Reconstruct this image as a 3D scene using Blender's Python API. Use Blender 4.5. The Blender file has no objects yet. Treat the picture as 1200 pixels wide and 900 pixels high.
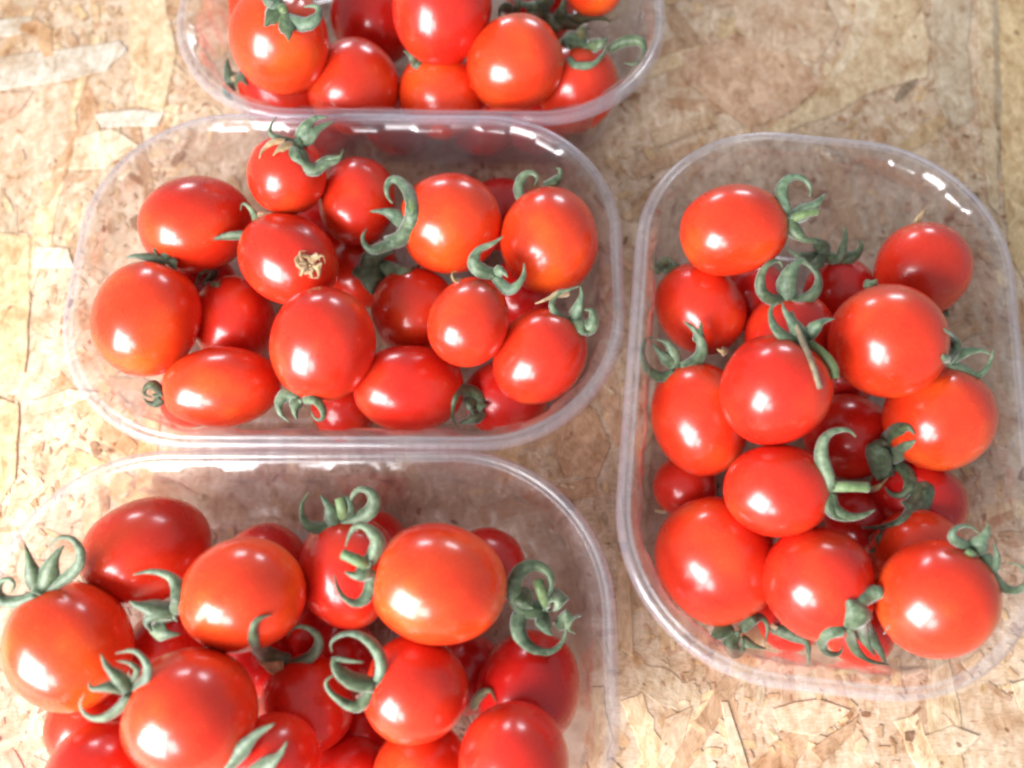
import bpy, bmesh, math, random
from mathutils import Vector, Matrix, noise
from math import sin, cos, pi, radians
MM = 0.001
random.seed(7)
scn = bpy.context.scene
col = scn.collection
# ------------------------------------------------------------------ camera
CAM = [0.0, -90.845, 306.0]
cd = bpy.data.cameras.new('camera'); cam = bpy.data.objects.new('camera', cd); col.objects.link(cam)
cam.location = [c*MM for c in CAM]; cam.rotation_euler = (0.341, 0, 0)
cd.sensor_width = 36; cd.lens = 974.0/1200*36; cd.clip_start = .01; cd.clip_end = 30
cd.dof.use_dof = True; cd.dof.focus_distance = .272; cd.dof.aperture_fstop = 6.3
scn.camera = cam
# ------------------------------------------------------------------ room light and lamps
world = bpy.data.worlds.new('World'); scn.world = world; world.use_nodes = True
bg = world.node_tree.nodes['Background']; bg.inputs[0].default_value = (.88, .93, 1, 1); bg.inputs[1].default_value = .52
def lamp(name, az, el, dist, sx, sy, power, color, target=(0, 0, .04), roll=0):
    ld = bpy.data.lights.new(name, 'AREA'); ld.shape = 'RECTANGLE'; ld.size = sx; ld.size_y = sy
    ld.energy = power; ld.color = color
    o = bpy.data.objects.new(name, ld); col.objects.link(o)
    d = Vector((sin(radians(az))*cos(radians(el)), cos(radians(az))*cos(radians(el)), sin(radians(el))))
    o.location = Vector(target)+d*dist
    o.rotation_euler = (d.to_track_quat('Z', 'Y').to_matrix() @ Matrix.Rotation(radians(roll), 3, 'Z')).to_euler()
    return o
lamp('window_light', -136, 27, .68, .40, .46, 17.0, (1, .985, 1), roll=12)
lamp('window_light_small_pane', -163, 29, .74, .13, .20, 1.9, (1, .985, 1), roll=12)
lamp('far_window_light', -14, 15, 2.2, .46, .30, 11.0, (.9, .93, 1))
lamp('far_window_light', 17, 15, 2.2, .46, .30, 11.0, (.9, .93, 1))
scn.view_settings.view_transform = 'Standard'; scn.view_settings.look = 'None'
scn.view_settings.exposure = -0.07; scn.view_settings.gamma = 1
scn.render.engine = 'CYCLES'
scn.cycles.transparent_max_bounces = 40; scn.cycles.max_bounces = 10; scn.cycles.diffuse_bounces = 5
scn.cycles.glossy_bounces = 4; scn.cycles.use_denoising = True; scn.cycles.filter_width = 2.6
scn.cycles.sample_clamp_indirect = 6
# ------------------------------------------------------------------ helpers
def lin(c):
    return tuple((v/255/12.92 if v/255 <= .04045 else ((v/255+.055)/1.055)**2.4) for v in c)
def mesh_obj(name, verts, faces, mat, parent=None, smooth=True):
    me = bpy.data.meshes.new(name); me.from_pydata(verts, [], faces); me.update()
    if smooth: me.polygons.foreach_set('use_smooth', [True]*len(me.polygons))
    if mat: me.materials.append(mat)
    o = bpy.data.objects.new(name, me); col.objects.link(o)
    if parent: o.parent = parent
    return o
def tag(o, label=None, cat=None, group=None, kind=None):
    for k, v in (('label', label), ('category', cat), ('group', group), ('kind', kind)):
        if v: o[k] = v
    return o
class NT:
    def __init__(s, name):
        s.m = bpy.data.materials.new(name); s.m.use_nodes = True; s.t = s.m.node_tree
        for n in list(s.t.nodes): s.t.nodes.remove(n)
        s.out = s.n('ShaderNodeOutputMaterial')
    def n(s, typ, **kw):
        o = s.t.nodes.new(typ)
        for k, v in kw.items(): setattr(o, k, v)
        return o
    def l(s, a, b): s.t.links.new(a, b)
    def noise(s, vec, scale, detail=4, rough=.55, dist=0):
        o = s.n('ShaderNodeTexNoise'); o.inputs['Scale'].default_value = scale; o.inputs['Detail'].default_value = detail
        o.inputs['Roughness'].default_value = rough; o.inputs['Distortion'].default_value = dist
        if vec: s.l(vec, o.inputs['Vector'])
        return o.outputs['Fac']
    def ramp(s, fac, stops):
        o = s.n('ShaderNodeValToRGB'); e = o.color_ramp.elements
        while len(e) < len(stops): e.new(.5)
        for k, (p, c) in enumerate(stops):
            e[k].position = p; e[k].color = (c, c, c, 1) if not isinstance(c, tuple) else (*c, 1)
        s.l(fac, o.inputs[0]); return o.outputs[0]
    def mix(s, a, b, fac, mode='MIX'):
        o = s.n('ShaderNodeMix', data_type='RGBA', blend_type=mode)
        for sock, v in ((o.inputs[0], fac), (o.inputs[6], a), (o.inputs[7], b)):
            if isinstance(v, (int, float)): sock.default_value = v
            elif isinstance(v, tuple): sock.default_value = (*v, 1)
            else: s.l(v, sock)
        return o.outputs[2]
    def mapping(s, vec, scale):
        o = s.n('ShaderNodeMapping'); o.inputs['Scale'].default_value = scale; s.l(vec, o.inputs['Vector']); return o.outputs[0]
    def bump(s, h, strength, dist):
        o = s.n('ShaderNodeBump'); o.inputs['Strength'].default_value = strength; o.inputs['Distance'].default_value = dist
        s.l(h, o.inputs['Height']); return o.outputs[0]
# ---- wood of the pressed board
def wood_material():
    N = NT('pressed_wood')
    uv = N.n('ShaderNodeUVMap'); tc = N.n('ShaderNodeTexCoord'); at = N.n('ShaderNodeAttribute', attribute_name='tint')
    oi = N.n('ShaderNodeObjectInfo')
    geo = N.n('ShaderNodeNewGeometry')
    base = N.mix(at.outputs['Color'], oi.outputs['Color'], 1.0, 'MULTIPLY')
    g = N.noise(N.mapping(uv.outputs[0], (1, 9, 1)), 260, 5, .6, .3)
    grain = N.ramp(g, [(.3, .62), (.5, 1.0), (.70, 1.2)])
    c1 = N.mix(base, grain, .85, 'MULTIPLY')
    blot = N.noise(geo.outputs['Position'], 55, 5, .6, .4)
    c2 = N.mix(c1, N.ramp(blot, [(.34, (.78, .64, .52)), (.5, (1, 1, 1)), (.66, (1.12, 1.12, 1.1))]), .8, 'MULTIPLY')
    warm = N.noise(N.mapping(geo.outputs['Position'], (1.5, .8, 1)), 150, 6, .68, .9)
    c2 = N.mix(c2, N.ramp(warm, [(.32, (.56, .44, .33)), (.43, (.90, .84, .76)), (.52, (1, 1, 1)), (.62, (1.24, 1.28, 1.32))]), .85, 'MULTIPLY')
    fine = N.noise(geo.outputs['Position'], 420, 5, .7, .5)
    c3 = N.mix(c2, N.ramp(fine, [(.28, (.60, .48, .38)), (.42, (1, 1, 1)), (.62, (1, 1, 1)), (.75, (1.15, 1.13, 1.08))]), .75, 'MULTIPLY')
    spk = N.noise(geo.outputs['Position'], 210, 2, .5)
    c4 = N.mix(c3, N.ramp(spk, [(.0, (.3, .2, .13)), (.25, (.35, .22, .14)), (.29, (1, 1, 1)), (1, (1, 1, 1))]), .8, 'MULTIPLY')
    b = N.n('ShaderNodeBsdfPrincipled'); N.l(c4, b.inputs['Base Color']); b.inputs['Roughness'].default_value = .62
    b.inputs['Specular IOR Level'].default_value = .25
    h = N.mix(g, fine, .5)
    N.l(N.bump(h, .5, .0004), b.inputs['Normal']); N.l(b.outputs[0], N.out.inputs[0])
    return N.m
WOOD = wood_material()
def skin_material():
    N = NT('tomato_skin'); oi = N.n('ShaderNodeObjectInfo'); tc = N.n('ShaderNodeTexCoord')
    big = N.noise(tc.outputs['Object'], 45, 2, .5)
    c = N.mix(oi.outputs['Color'], N.ramp(big, [(.3, (.80, .55, .6)), (.55, (1, 1, 1)), (.72, (1.05, 2.1, 1.2))]), .8, 'MULTIPLY')
    # a little paler round the stem
    sp = N.n('ShaderNodeSeparateXYZ'); N.l(tc.outputs['Object'], sp.inputs[0])
    mr = N.n('ShaderNodeMapRange'); N.l(sp.outputs[2], mr.inputs[0]); mr.inputs[1].default_value = .010; mr.inputs[2].default_value = .019
    mr.inputs[4].default_value = .22
    c = N.mix(c, (.62, .12, .012), mr.outputs[0])
    pt = N.noise(tc.outputs['Object'], 1500, 2, .5)
    c = N.mix(c, N.ramp(pt, [(.0, (1, 1, 1)), (.60, (1, 1, 1)), (.70, (1.2, 2.8, 2.4)), (1, (1.2, 2.4, 2.0))]), .5, 'MULTIPLY')
    b = N.n('ShaderNodeBsdfPrincipled'); N.l(c, b.inputs['Base Color'])
    b.inputs['Subsurface Weight'].default_value = .35; b.inputs['Subsurface Radius'].default_value = (1, .22, .1)
    b.inputs['Subsurface Scale'].default_value = .0035
    rr = N.noise(tc.outputs['Object'], 160, 3, .5)
    rm = N.n('ShaderNodeMapRange'); N.l(rr, rm.inputs[0]); rm.inputs[3].default_value = .22; rm.inputs[4].default_value = .34
    N.l(rm.outputs[0], b.inputs['Roughness'])
    b.inputs['IOR'].default_value = 1.42; b.inputs['Coat Weight'].default_value = .5; b.inputs['Coat Roughness'].default_value = .155
    hb = N.mix(N.noise(tc.outputs['Object'], 110, 3, .5), N.noise(tc.outputs['Object'], 900, 2, .5), .12)
    N.l(N.bump(hb, .16, .0007), b.inputs['Normal']); N.l(b.outputs[0], N.out.inputs[0])
    return N.m
SKIN = skin_material()
def green_material(name, c1, c2, rough=.5, sss=.1):
    N = NT(name); tc = N.n('ShaderNodeTexCoord')
    f = N.noise(tc.outputs['Object'], 420, 4, .6)
    c = N.mix(c1, c2, N.ramp(f, [(.35, 0.), (.65, 1.)]))
    ed = N.noise(tc.outputs['Object'], 2200, 2, .5)
    oi = N.n('ShaderNodeObjectInfo')
    c = N.mix(c, N.ramp(oi.outputs['Random'], [(0, (.62, .66, .50)), (.5, (1, 1, 1)), (1, (.80, .92, .98))]), .8, 'MULTIPLY')
    blt = N.noise(tc.outputs['Object'], 170, 3, .6)
    c = N.mix(c, N.ramp(blt, [(.36, (.55, .58, .45)), (.52, (1, 1, 1)), (.7, (1.12, 1.1, .95))]), .8, 'MULTIPLY')
    c = N.mix(c, N.ramp(ed, [(.35, .75), (.6, 1.1)]), .6, 'MULTIPLY')
    b = N.n('ShaderNodeBsdfPrincipled'); N.l(c, b.inputs['Base Color']); b.inputs['Roughness'].default_value = rough
    b.inputs['Sheen Weight'].default_value = .4; b.inputs['Sheen Roughness'].default_value = .4
    b.inputs['Subsurface Weight'].default_value = sss; b.inputs['Subsurface Scale'].default_value = .0015
    N.l(N.bump(ed, .35, .0004), b.inputs['Normal']); N.l(b.outputs[0], N.out.inputs[0]); return N.m
GREEN = green_material('sepal_green', lin((64, 84, 58)), lin((112, 130, 102)))
LIME = green_material('stem_yellow_green', lin((92, 118, 72)), lin((126, 146, 100)))
PALE = green_material('dried_sepal', lin((168, 128, 92)), lin((206, 178, 138)), .7)
BROWN = green_material('olive_brown_sepal', lin((78, 82, 52)), lin((110, 100, 66)), .6)
STALK = green_material('dry_stalk', lin((100, 80, 62)), lin((136, 120, 92)), .6)
KIND = {'g': GREEN, 'y': LIME, 'p': PALE, 'b': BROWN, 's': STALK}
def plastic_material(name, haze, tint, rough):
    N = NT(name)
    tr = N.n('ShaderNodeBsdfTransparent'); tr.inputs[0].default_value = (*tint, 1)
    gl = N.n('ShaderNodeBsdfGlossy'); gl.inputs[0].default_value = (1, 1, 1, 1)
    tc = N.n('ShaderNodeTexCoord')
    wv = N.noise(tc.outputs['Object'], 130, 3, .5)
    rm = N.n('ShaderNodeMapRange'); N.l(N.noise(tc.outputs['Object'], 400, 3), rm.inputs[0]); rm.inputs[3].default_value = rough*.6; rm.inputs[4].default_value = rough*1.6
    N.l(rm.outputs[0], gl.inputs['Roughness'])
    nm = N.bump(wv, .10, .0012); N.l(nm, gl.inputs['Normal'])
    lw = N.n('ShaderNodeLayerWeight'); lw.inputs[0].default_value = .5; N.l(nm, lw.inputs['Normal'])
    pw = N.n('ShaderNodeMath', operation='POWER'); N.l(lw.outputs['Facing'], pw.inputs[0]); pw.inputs[1].default_value = 4.2
    fr = N.n('ShaderNodeMath', operation='MULTIPLY_ADD'); N.l(pw.outputs[0], fr.inputs[0]); fr.inputs[1].default_value = .85; fr.inputs[2].default_value = .045
    m1 = N.n('ShaderNodeMixShader'); N.l(fr.outputs[0], m1.inputs[0]); N.l(tr.outputs[0], m1.inputs[1]); N.l(gl.outputs[0], m1.inputs[2])
    df = N.n('ShaderNodeBsdfDiffuse'); df.inputs[0].default_value = (.76, .76, .85, 1)
    tl = N.n('ShaderNodeBsdfTranslucent'); tl.inputs[0].default_value = (.76, .76, .85, 1)
    dm = N.n('ShaderNodeMixShader'); N.l(df.outputs[0], dm.inputs[1]); N.l(tl.outputs[0], dm.inputs[2])
    m2 = N.n('ShaderNodeMixShader'); m2.inputs[0].default_value = haze
    N.l(m1.outputs[0], m2.inputs[1]); N.l(dm.outputs[0], m2.inputs[2]); N.l(m2.outputs[0], N.out.inputs[0])
    return N.m
P_RIM = plastic_material('clear_plastic_rim', .14, (.95, .955, .965), .18)
P_WALL = plastic_material('clear_plastic_wall', .030, (.93, .92, .925), .19)
# ------------------------------------------------------------------ the board
def strand_mesh(name, outline, thick, tint=(1, 1, 1)):
    """closed chip from a 2D outline (m), bevelled top"""
    bm = bmesh.new(); uvl = bm.loops.layers.uv.new('UVMap'); cl = bm.loops.layers.float_color.new('tint')
    n = len(outline); cx = sum(p[0] for p in outline)/n; cy = sum(p[1] for p in outline)/n
    lo = [bm.verts.new((x, y, 0)) for x, y in outline]
    hi = [bm.verts.new((x+(cx-x)*.02, y+(cy-y)*.05, thick)) for x, y in outline]
    bm.faces.new(hi)
    for i in range(n): bm.faces.new((lo[i], lo[(i+1) % n], hi[(i+1) % n], hi[i]))
    for fce in bm.faces:
        for lp in fce.loops: lp[uvl].uv = (lp.vert.co.x, lp.vert.co.y); lp[cl] = (*tint, 1)
    me = bpy.data.meshes.new(name); bm.to_mesh(me); bm.free(); me.materials.append(WOOD); return me
def strand_outline(L, W, n=7, jag=.16):
    pts = []
    for i in range(n):
        t = i/(n-1); pts.append(((t-.5)*L, W*.5*(1+random.uniform(-jag, jag))*(.75+.25*sin(pi*t))))
    pts.append((L*.5*random.uniform(.92, 1.1), random.uniform(-.3, .3)*W))
    for i in range(n):
        t = 1-i/(n-1); pts.append(((t-.5)*L, -W*.5*(1+random.uniform(-jag, jag))*(.75+.25*sin(pi*t))))
    pts.append((-L*.5*random.uniform(.92, 1.1), random.uniform(-.3, .3)*W))
    return pts
PAL0 = [(218, 190, 146), (204, 168, 122), (196, 156, 112), (188, 148, 116), (190, 150, 120), (172, 126, 88), (184, 166, 138), (226, 206, 170), (206, 172, 118), (180, 138, 102)]
MEAN = (199, 175, 149)
def soft(c, k=.5): return tuple(c[i]*(1-k)+MEAN[i]*k for i in range(3))
PAL = [soft(c, .46) for c in PAL0]
bd = bmesh.new(); uvl = bd.loops.layers.uv.new('UVMap'); cl = bd.loops.layers.float_color.new('tint')
r = bmesh.ops.create_cube(bd, size=1)
for v in bd.verts: v.co = Vector((v.co.x*1.3, v.co.y*1.2, (v.co.z-.5)*.018))
for fce in bd.faces:
    for lp in fce.loops: lp[uvl].uv = (lp.vert.co.x, lp.vert.co.y); lp[cl] = (*lin(MEAN), 1)
me = bpy.data.meshes.new('board'); bd.to_mesh(me); bd.free(); me.materials.append(WOOD)
board = bpy.data.objects.new('board', me); col.objects.link(board); tag(board, kind='structure')
variants = [strand_mesh('strand', strand_outline(.036, .0085, 7, .3), .00015, (1, 1, 1)) for _ in range(10)]
placed = 0
for poly, c, z in [[[[162.8,219.3],[199.7,219.3],[180.1,186.8],[158.4,154.7],[144.7,145.6],[122.9,135.7],[108.4,128.7],[105.3,131.3],[123.8,143.8],[138.8,158.4],[150.0,177.2],[158.9,196.6]],[196,170,128],1.55],[[[162.3,216.5],[172.4,214.0],[167.8,193.9],[156.4,177.0],[147.2,165.1],[142.9,161.9],[150.7,177.0],[158.4,196.4]],[214,198,168],1.8],[[[191.2,202.4],[190.9,181.8],[186.3,163.7],[171.2,160.0],[156.7,154.0],[169.4,173.2],[180.1,187.6]],[206,184,146],1.8],[[[197.2,219.2],[217.3,219.2],[208.0,181.8],[203.7,142.3],[192.6,134.7],[188.4,153.7],[190.9,177.1]],[176,162,138],1.7],[[[219.0,219.3],[227.8,219.3],[214.9,149.2],[204.6,93.1],[201.5,99.3],[206.5,144.6]],[196,176,140],1.6],[[[228.5,219.1],[246.5,219.1],[211.3,57.4],[205.5,72.9],[211.0,122.4]],[200,172,118],1.75],[[[224.5,211.3],[227.3,211.3],[216.9,148.9],[207.7,109.5],[212.6,144.4]],[140,130,105],1.9],[[[77.4,177.5],[102.4,188.1],[127.7,177.5],[139.2,161.0],[124.1,145.9],[104.4,136.0],[89.8,149.5],[78.6,161.0]],[186,144,114],1.2],[[[103.7,211.9],[143.9,214.5],[150.9,191.9],[138.7,172.6],[116.1,177.4],[102.7,191.9]],[190,160,132],1.3],[[[-239.0,174.2],[-205.1,179.0],[-179.6,183.8],[-174.8,178.0],[-183.2,167.6],[-198.2,162.0],[-235.0,155.5]],[196,196,188],1.7],[[[-231.1,154.6],[-213.1,155.6],[-217.2,145.5],[-227.5,137.5]],[200,160,136],1.6],[[[-226.5,193.4],[-220.0,196.3],[-211.8,190.4],[-207.4,175.0],[-212.6,174.0],[-218.3,187.5],[-226.5,189.4]],[178,128,80],1.9],[[[-243.3,194.5],[-222.1,198.5],[-218.8,189.6],[-241.2,184.7]],[190,190,180],1.7],[[[-218.4,85.8],[-200.4,82.5],[-194.4,49.9],[-190.7,22.1],[-204.1,17.9]],[212,180,130],1.6],[[[-203.3,14.3],[-190.6,8.8],[-185.8,-20.1],[-193.0,-34.2]],[206,170,122],1.75],[[[-197.2,77.6],[-184.3,76.8],[-179.4,68.5],[-196.7,68.1]],[236,226,206],1.9],[[[-184.4,143.6],[-169.1,146.3],[-153.1,144.5],[-155.0,137.3],[-179.6,136.9]],[204,206,200],1.8],[[[-190.5,131.2],[-175.1,136.5],[-162.6,127.7],[-175.4,115.6],[-190.0,115.6]],[226,212,184],1.7],[[[-187.5,10.1],[-172.0,15.3],[-161.2,14.3],[-169.6,9.4],[-184.6,5.3]],[228,214,186],1.85],[[[174.0,158.9],[177.5,161.7],[182.4,163.6],[179.2,158.0],[170.3,149.8],[168.9,150.7]],[84,66,48],2.0],[[[195.0,104.4],[198.5,103.6],[197.0,99.4],[194.6,100.3]],[70,52,34],2.0],[[[133.2,-107.8],[136.7,-107.8],[135.6,-111.0],[133.1,-110.4]],[80,48,32],2.0],[[[17.4,-25.9],[21.5,-27.9],[23.9,-31.7],[20.1,-31.0]],[96,62,42],2.0],[[[38.5,-43.6],[42.2,-43.6],[42.0,-47.3],[38.9,-47.3]],[74,46,34],2.0],[[[71.8,-98.1],[73.9,-97.6],[77.9,-113.6],[79.6,-120.1],[76.8,-120.1],[73.7,-109.7]],[214,192,160],1.8],[[[52.3,-103.0],[61.8,-100.3],[57.6,-111.0],[50.1,-120.2],[48.0,-117.9]],[204,176,144],1.3],[[[88.9,-100.3],[105.4,-97.0],[116.6,-100.8],[103.9,-108.9],[91.0,-107.8]],[206,180,150],1.3],[[[100.2,-113.6],[115.8,-104.6],[118.4,-102.4],[115.9,-108.3],[104.1,-117.5]],[158,118,84],1.9],[[[139.9,-108.9],[150.6,-105.7],[158.6,-108.9],[151.8,-115.0],[141.8,-114.7]],[204,186,158],1.5],[[[172.1,-92.1],[181.4,-89.8],[178.6,-103.0],[173.7,-100.3]],[206,186,152],1.5],[[[59.6,135.6],[74.7,140.1],[86.4,145.5],[93.4,140.1],[74.1,131.2],[62.7,126.0]],[178,148,114],1.7],[[[13.1,6.8],[22.4,10.2],[32.8,6.8],[37.5,-6.8],[31.9,-20.0],[20.4,-18.7],[14.9,-6.8]],[186,138,100],1.5],[[[40.8,-20.0],[37.1,-63.4],[38.8,-80.8],[42.2,-83.7],[42.7,-60.5]],[200,164,124],1.4],[[[-180.1,216.7],[-164.1,216.7],[-152.7,177.1],[-153.9,144.6],[-165.9,149.2],[-173.9,177.1]],[224,200,158],1.6]]:
    cx = sum(p[0] for p in poly)/len(poly); cy = sum(p[1] for p in poly)/len(poly)
    # long direction
    far = max(poly, key=lambda p: (p[0]-cx)**2+(p[1]-cy)**2); a = math.atan2(far[1]-cy, far[0]-cx)
    loc = [((x-cx)*cos(a)+(y-cy)*sin(a), -(x-cx)*sin(a)+(y-cy)*cos(a)) for x, y in poly]
    dense = []
    for i in range(len(loc)):
        p, q = loc[i], loc[(i+1) % len(loc)]; d = math.dist(p, q); k = max(1, int(d/7))
        for j in range(k):
            t = j/k; jit = .5 if d > 4 else .15
            dense.append(((p[0]+(q[0]-p[0])*t+random.uniform(-jit, jit))*MM, (p[1]+(q[1]-p[1])*t+random.uniform(-jit, jit))*MM))
    area = sum(dense[i][0]*dense[(i+1) % len(dense)][1]-dense[(i+1) % len(dense)][0]*dense[i][1] for i in range(len(dense)))
    if area < 0: dense.reverse()
    me = strand_mesh('strand', dense, .0002)
    o = bpy.data.objects.new('strand', me); col.objects.link(o); o.parent = board
    o.location = (cx*MM, cy*MM, z*MM*.3); o.rotation_euler = (0, 0, a); o.color = (*lin(soft(c, .48)), 1); placed += 1
while placed < 298:
    me = random.choice(variants)
    o = bpy.data.objects.new('strand', me); col.objects.link(o); o.parent = board
    o.location = (random.uniform(-.24, .26), random.uniform(-.21, .27), random.uniform(-.0001, .00025))
    o.rotation_euler = (random.gauss(0, .002), random.gauss(0, .002), random.gauss(pi/2, .8))
    o.scale = (random.uniform(.5, 1.5), random.uniform(.4, 1.3), 1)
    c = random.choice(PAL); k = random.uniform(.93, 1.05); o.color = (*lin([min(255, v*k) for v in c]), 1); placed += 1
# small chips, too many to pick apart: one mesh
def chips(n):
    V = []; F = []; UV = []; CO = []
    for _ in range(n):
        big = random.random()
        L = random.uniform(1.2, 4) if big < .82 else random.uniform(4, 10); W = L*random.uniform(.16, .6)
        x0 = random.uniform(-250, 270); y0 = random.uniform(-215, 280); a = random.gauss(pi/2, 1.0)
        if noise.noise(Vector((x0*.022, y0*.022, 0))) < random.uniform(-.45, .15): continue
        z0 = random.uniform(.1, .55); tl = random.gauss(0, .008)
        out = strand_outline(L, W, 3, .3); ca, sa = cos(a), sin(a); b = len(V); m = len(out)
        c = random.choice(PAL)
        if random.random() < .08: c = soft(random.choice([(146, 96, 62), (160, 116, 84), (128, 90, 62), (120, 76, 50)]), .3)
        k = random.uniform(.93, 1.04); c = lin([min(255, v*k) for v in c]); ou, ov = random.uniform(0, 1), random.uniform(0, 1)
        for (x, y) in out: V.append(((x0+x*ca-y*sa)*MM, (y0+x*sa+y*ca)*MM, (z0-.12+x*tl)*MM))
        for (x, y) in out: V.append(((x0+(x*ca-y*sa)*.97)*MM, (y0+(x*sa+y*ca)*.97)*MM, (z0+x*tl)*MM))
        F.append([b+m+i for i in range(m)][::1]); UV += [(ou+p[0]*MM, ov+p[1]*MM) for p in out]; CO += [(*c, 1)]*m
        for i in range(m):
            j = (i+1) % m; F.append((b+i, b+j, b+m+j, b+m+i))
            UV += [(ou+out[q][0]*MM, ov+out[q][1]*MM) for q in (i, j, j, i)]; CO += [(*c, 1)]*4
    me = bpy.data.meshes.new('wood_chips'); me.from_pydata(V, [], F)
    ul = me.uv_layers.new(name='UVMap'); ul.data.foreach_set('uv', [v for p in UV for v in p])
    ca = me.color_attributes.new('tint', 'FLOAT_COLOR', 'CORNER'); ca.data.foreach_set('color', [v for p in CO for v in p])
    me.materials.append(WOOD)
    # outline runs clockwise: flip so normals face up
    me.flip_normals()
    o = bpy.data.objects.new('wood_chips', me); col.objects.link(o); o.parent = board; tag(o, kind='stuff')
chips(17000)
# ------------------------------------------------------------------ tubs
TL, TW, TR, TH = 190., 128.5, 50., 50.
def outline_pts(n, inset):
    """n points by arc length on the outer rounded rectangle, moved in by inset (mm); returns (x,y,arc)"""
    a, b, r = TL/2-TR, TW/2-TR, TR
    per = 4*a+4*b+2*pi*r; res = []
    segs = [('l', (a+r, -b), (0, 1), 2*b), ('c', (a, b), 0, pi*r/2), ('l', (a, b+r), (-1, 0), 2*a), ('c', (-a, b), pi/2, pi*r/2),
            ('l', (-a-r, b), (0, -1), 2*b), ('c', (-a, -b), pi, pi*r/2), ('l', (-a, -b-r), (1, 0), 2*a), ('c', (a, -b), 3*pi/2, pi*r/2)]
    for i in range(n):
        s = per*i/n; s0 = s
        for typ, p, d, ln in segs:
            if s <= ln or typ == 'c' and p == (a, -b):
                if typ == 'l':
                    nx, ny = d[1], -d[0]; x, y = p[0]+d[0]*s, p[1]+d[1]*s
                else:
                    t = d+s/r; nx, ny = cos(t), sin(t); x, y = p[0]+nx*r, p[1]+ny*r
                break
            s -= ln
        ins = inset(s0) if callable(inset) else inset
        res.append((x-nx*ins, y-ny*ins, s0))
    return res
NP = 480
PITCH = (4*(TL/2-TR)+4*(TW/2-TR)+2*pi*TR)/23
def sq(s, ph=0, k=9):
    return math.tanh(k*sin(2*pi*(s/PITCH+ph)))
RIM = [(0.0, -3.4), (0.06, -2.0), (.45, -1.0), (1.1, -.35), (1.7, -.05), (2.2, -.1), (2.6, -.55), (3.1, -.6), (3.5, -.15), (3.8, -.1), (4.1, -.3)]
WALL = [(4.1, -.3), (4.4, -.52), (5.0, -1.08), (5.7, -1.85), (6.35, -2.75), (6.85, -3.65), (7.15, -4.6), (7.4, -6.2), (7.6, -8.6), (7.9, -10), (9.0, -18), (10.3, -27), (11.6, -36), (12.6, -43), (13.5, -46.5), (14.8, -48.6), (16.6, -49.7)]
FLOOR = [(16.6, -49.7), (19, -50), (22, -50), (24, -49.6), (25, -48.9), (27, -48.8)]
def inset_fn(d, z, th):
    lug = 0 if d < 4.2 else 1.0 if -8.7 < z < -1.5 else (.75 if -44 < z <= -8.7 else 0)
    return lambda s: d+th+lug*.38*(1+sq(s*(1 if z > -8.7 else 2), .0, 9 if z > -8.7 else 3))
def strip(prof, th, dz, close=False):
    V = []; F = []
    for d, z in prof:
        V += [(x*MM, y*MM, (z+TH+dz)*MM) for x, y, s in outline_pts(NP, inset_fn(d, z, th))]
    for k in range(len(prof)-1):
        for i in range(NP):
            j = (i+1) % NP; F.append((k*NP+i, k*NP+j, (k+1)*NP+j, (k+1)*NP+i))
    if close:
        b = (len(prof)-1)*NP; base = V[b:b+NP]
        for sc_ in (.75, .5, .25):
            V += [(x*sc_, y*sc_, z) for x, y, z in base]
            m = len(V)-NP
            for i in range(NP):
                j = (i+1) % NP; F.append((b+i, b+j, m+j, m+i))
            b = m
        F.append([b+i for i in range(NP)])
    return V, F
def shell(prof, close=False, th=.42):
    V1, F1 = strip(prof, 0, 0, close); V2, F2 = strip(prof, th, .3 if close else .12, close); n = len(V1)
    return V1+V2, F1+[tuple(i+n for i in reversed(f)) for f in F2]
tubmesh = {}
for nm, prof, cls, m in (('rim', RIM, False, P_RIM), ('side_wall', WALL, False, P_WALL), ('base', FLOOR, True, P_WALL)):
    V, F = shell(prof, cls); me = bpy.data.meshes.new(nm); me.from_pydata(V, [], F)
    me.polygons.foreach_set('use_smooth', [True]*len(me.polygons)); me.materials.append(m); tubmesh[nm] = me
TUBL = {1: "clear plastic tub of tomatoes cut off by the top edge of the photo", 2: "clear plastic tub of tomatoes lying crosswise in the middle left",
        3: "clear plastic tub of tomatoes cut off by the lower left edge", 4: "clear plastic tub of tomatoes standing lengthwise on the right"}
for k, (x, y, th) in {1: (-35.0, 166.8, -0.014), 2: (-56.5, 42.0, -0.004), 3: (-63.8, -86.3, 0.002), 4: (102.6, 0.5, 1.456)}.items():
    e = bpy.data.objects.new('plastic_tub', None); col.objects.link(e); e.location = (x*MM, y*MM, .0012); e.rotation_euler = (0, 0, th); e.scale = (1.015, 1.015, 1) if k == 4 else (1, 1, 1)
    e.empty_display_size = .02
    tag(e, TUBL[k], 'tub', 'clear plastic tubs of cherry tomatoes')
    for nm in ('rim', 'side_wall', 'base'):
        o = bpy.data.objects.new(nm, tubmesh[nm]); col.objects.link(o); o.parent = e
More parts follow.
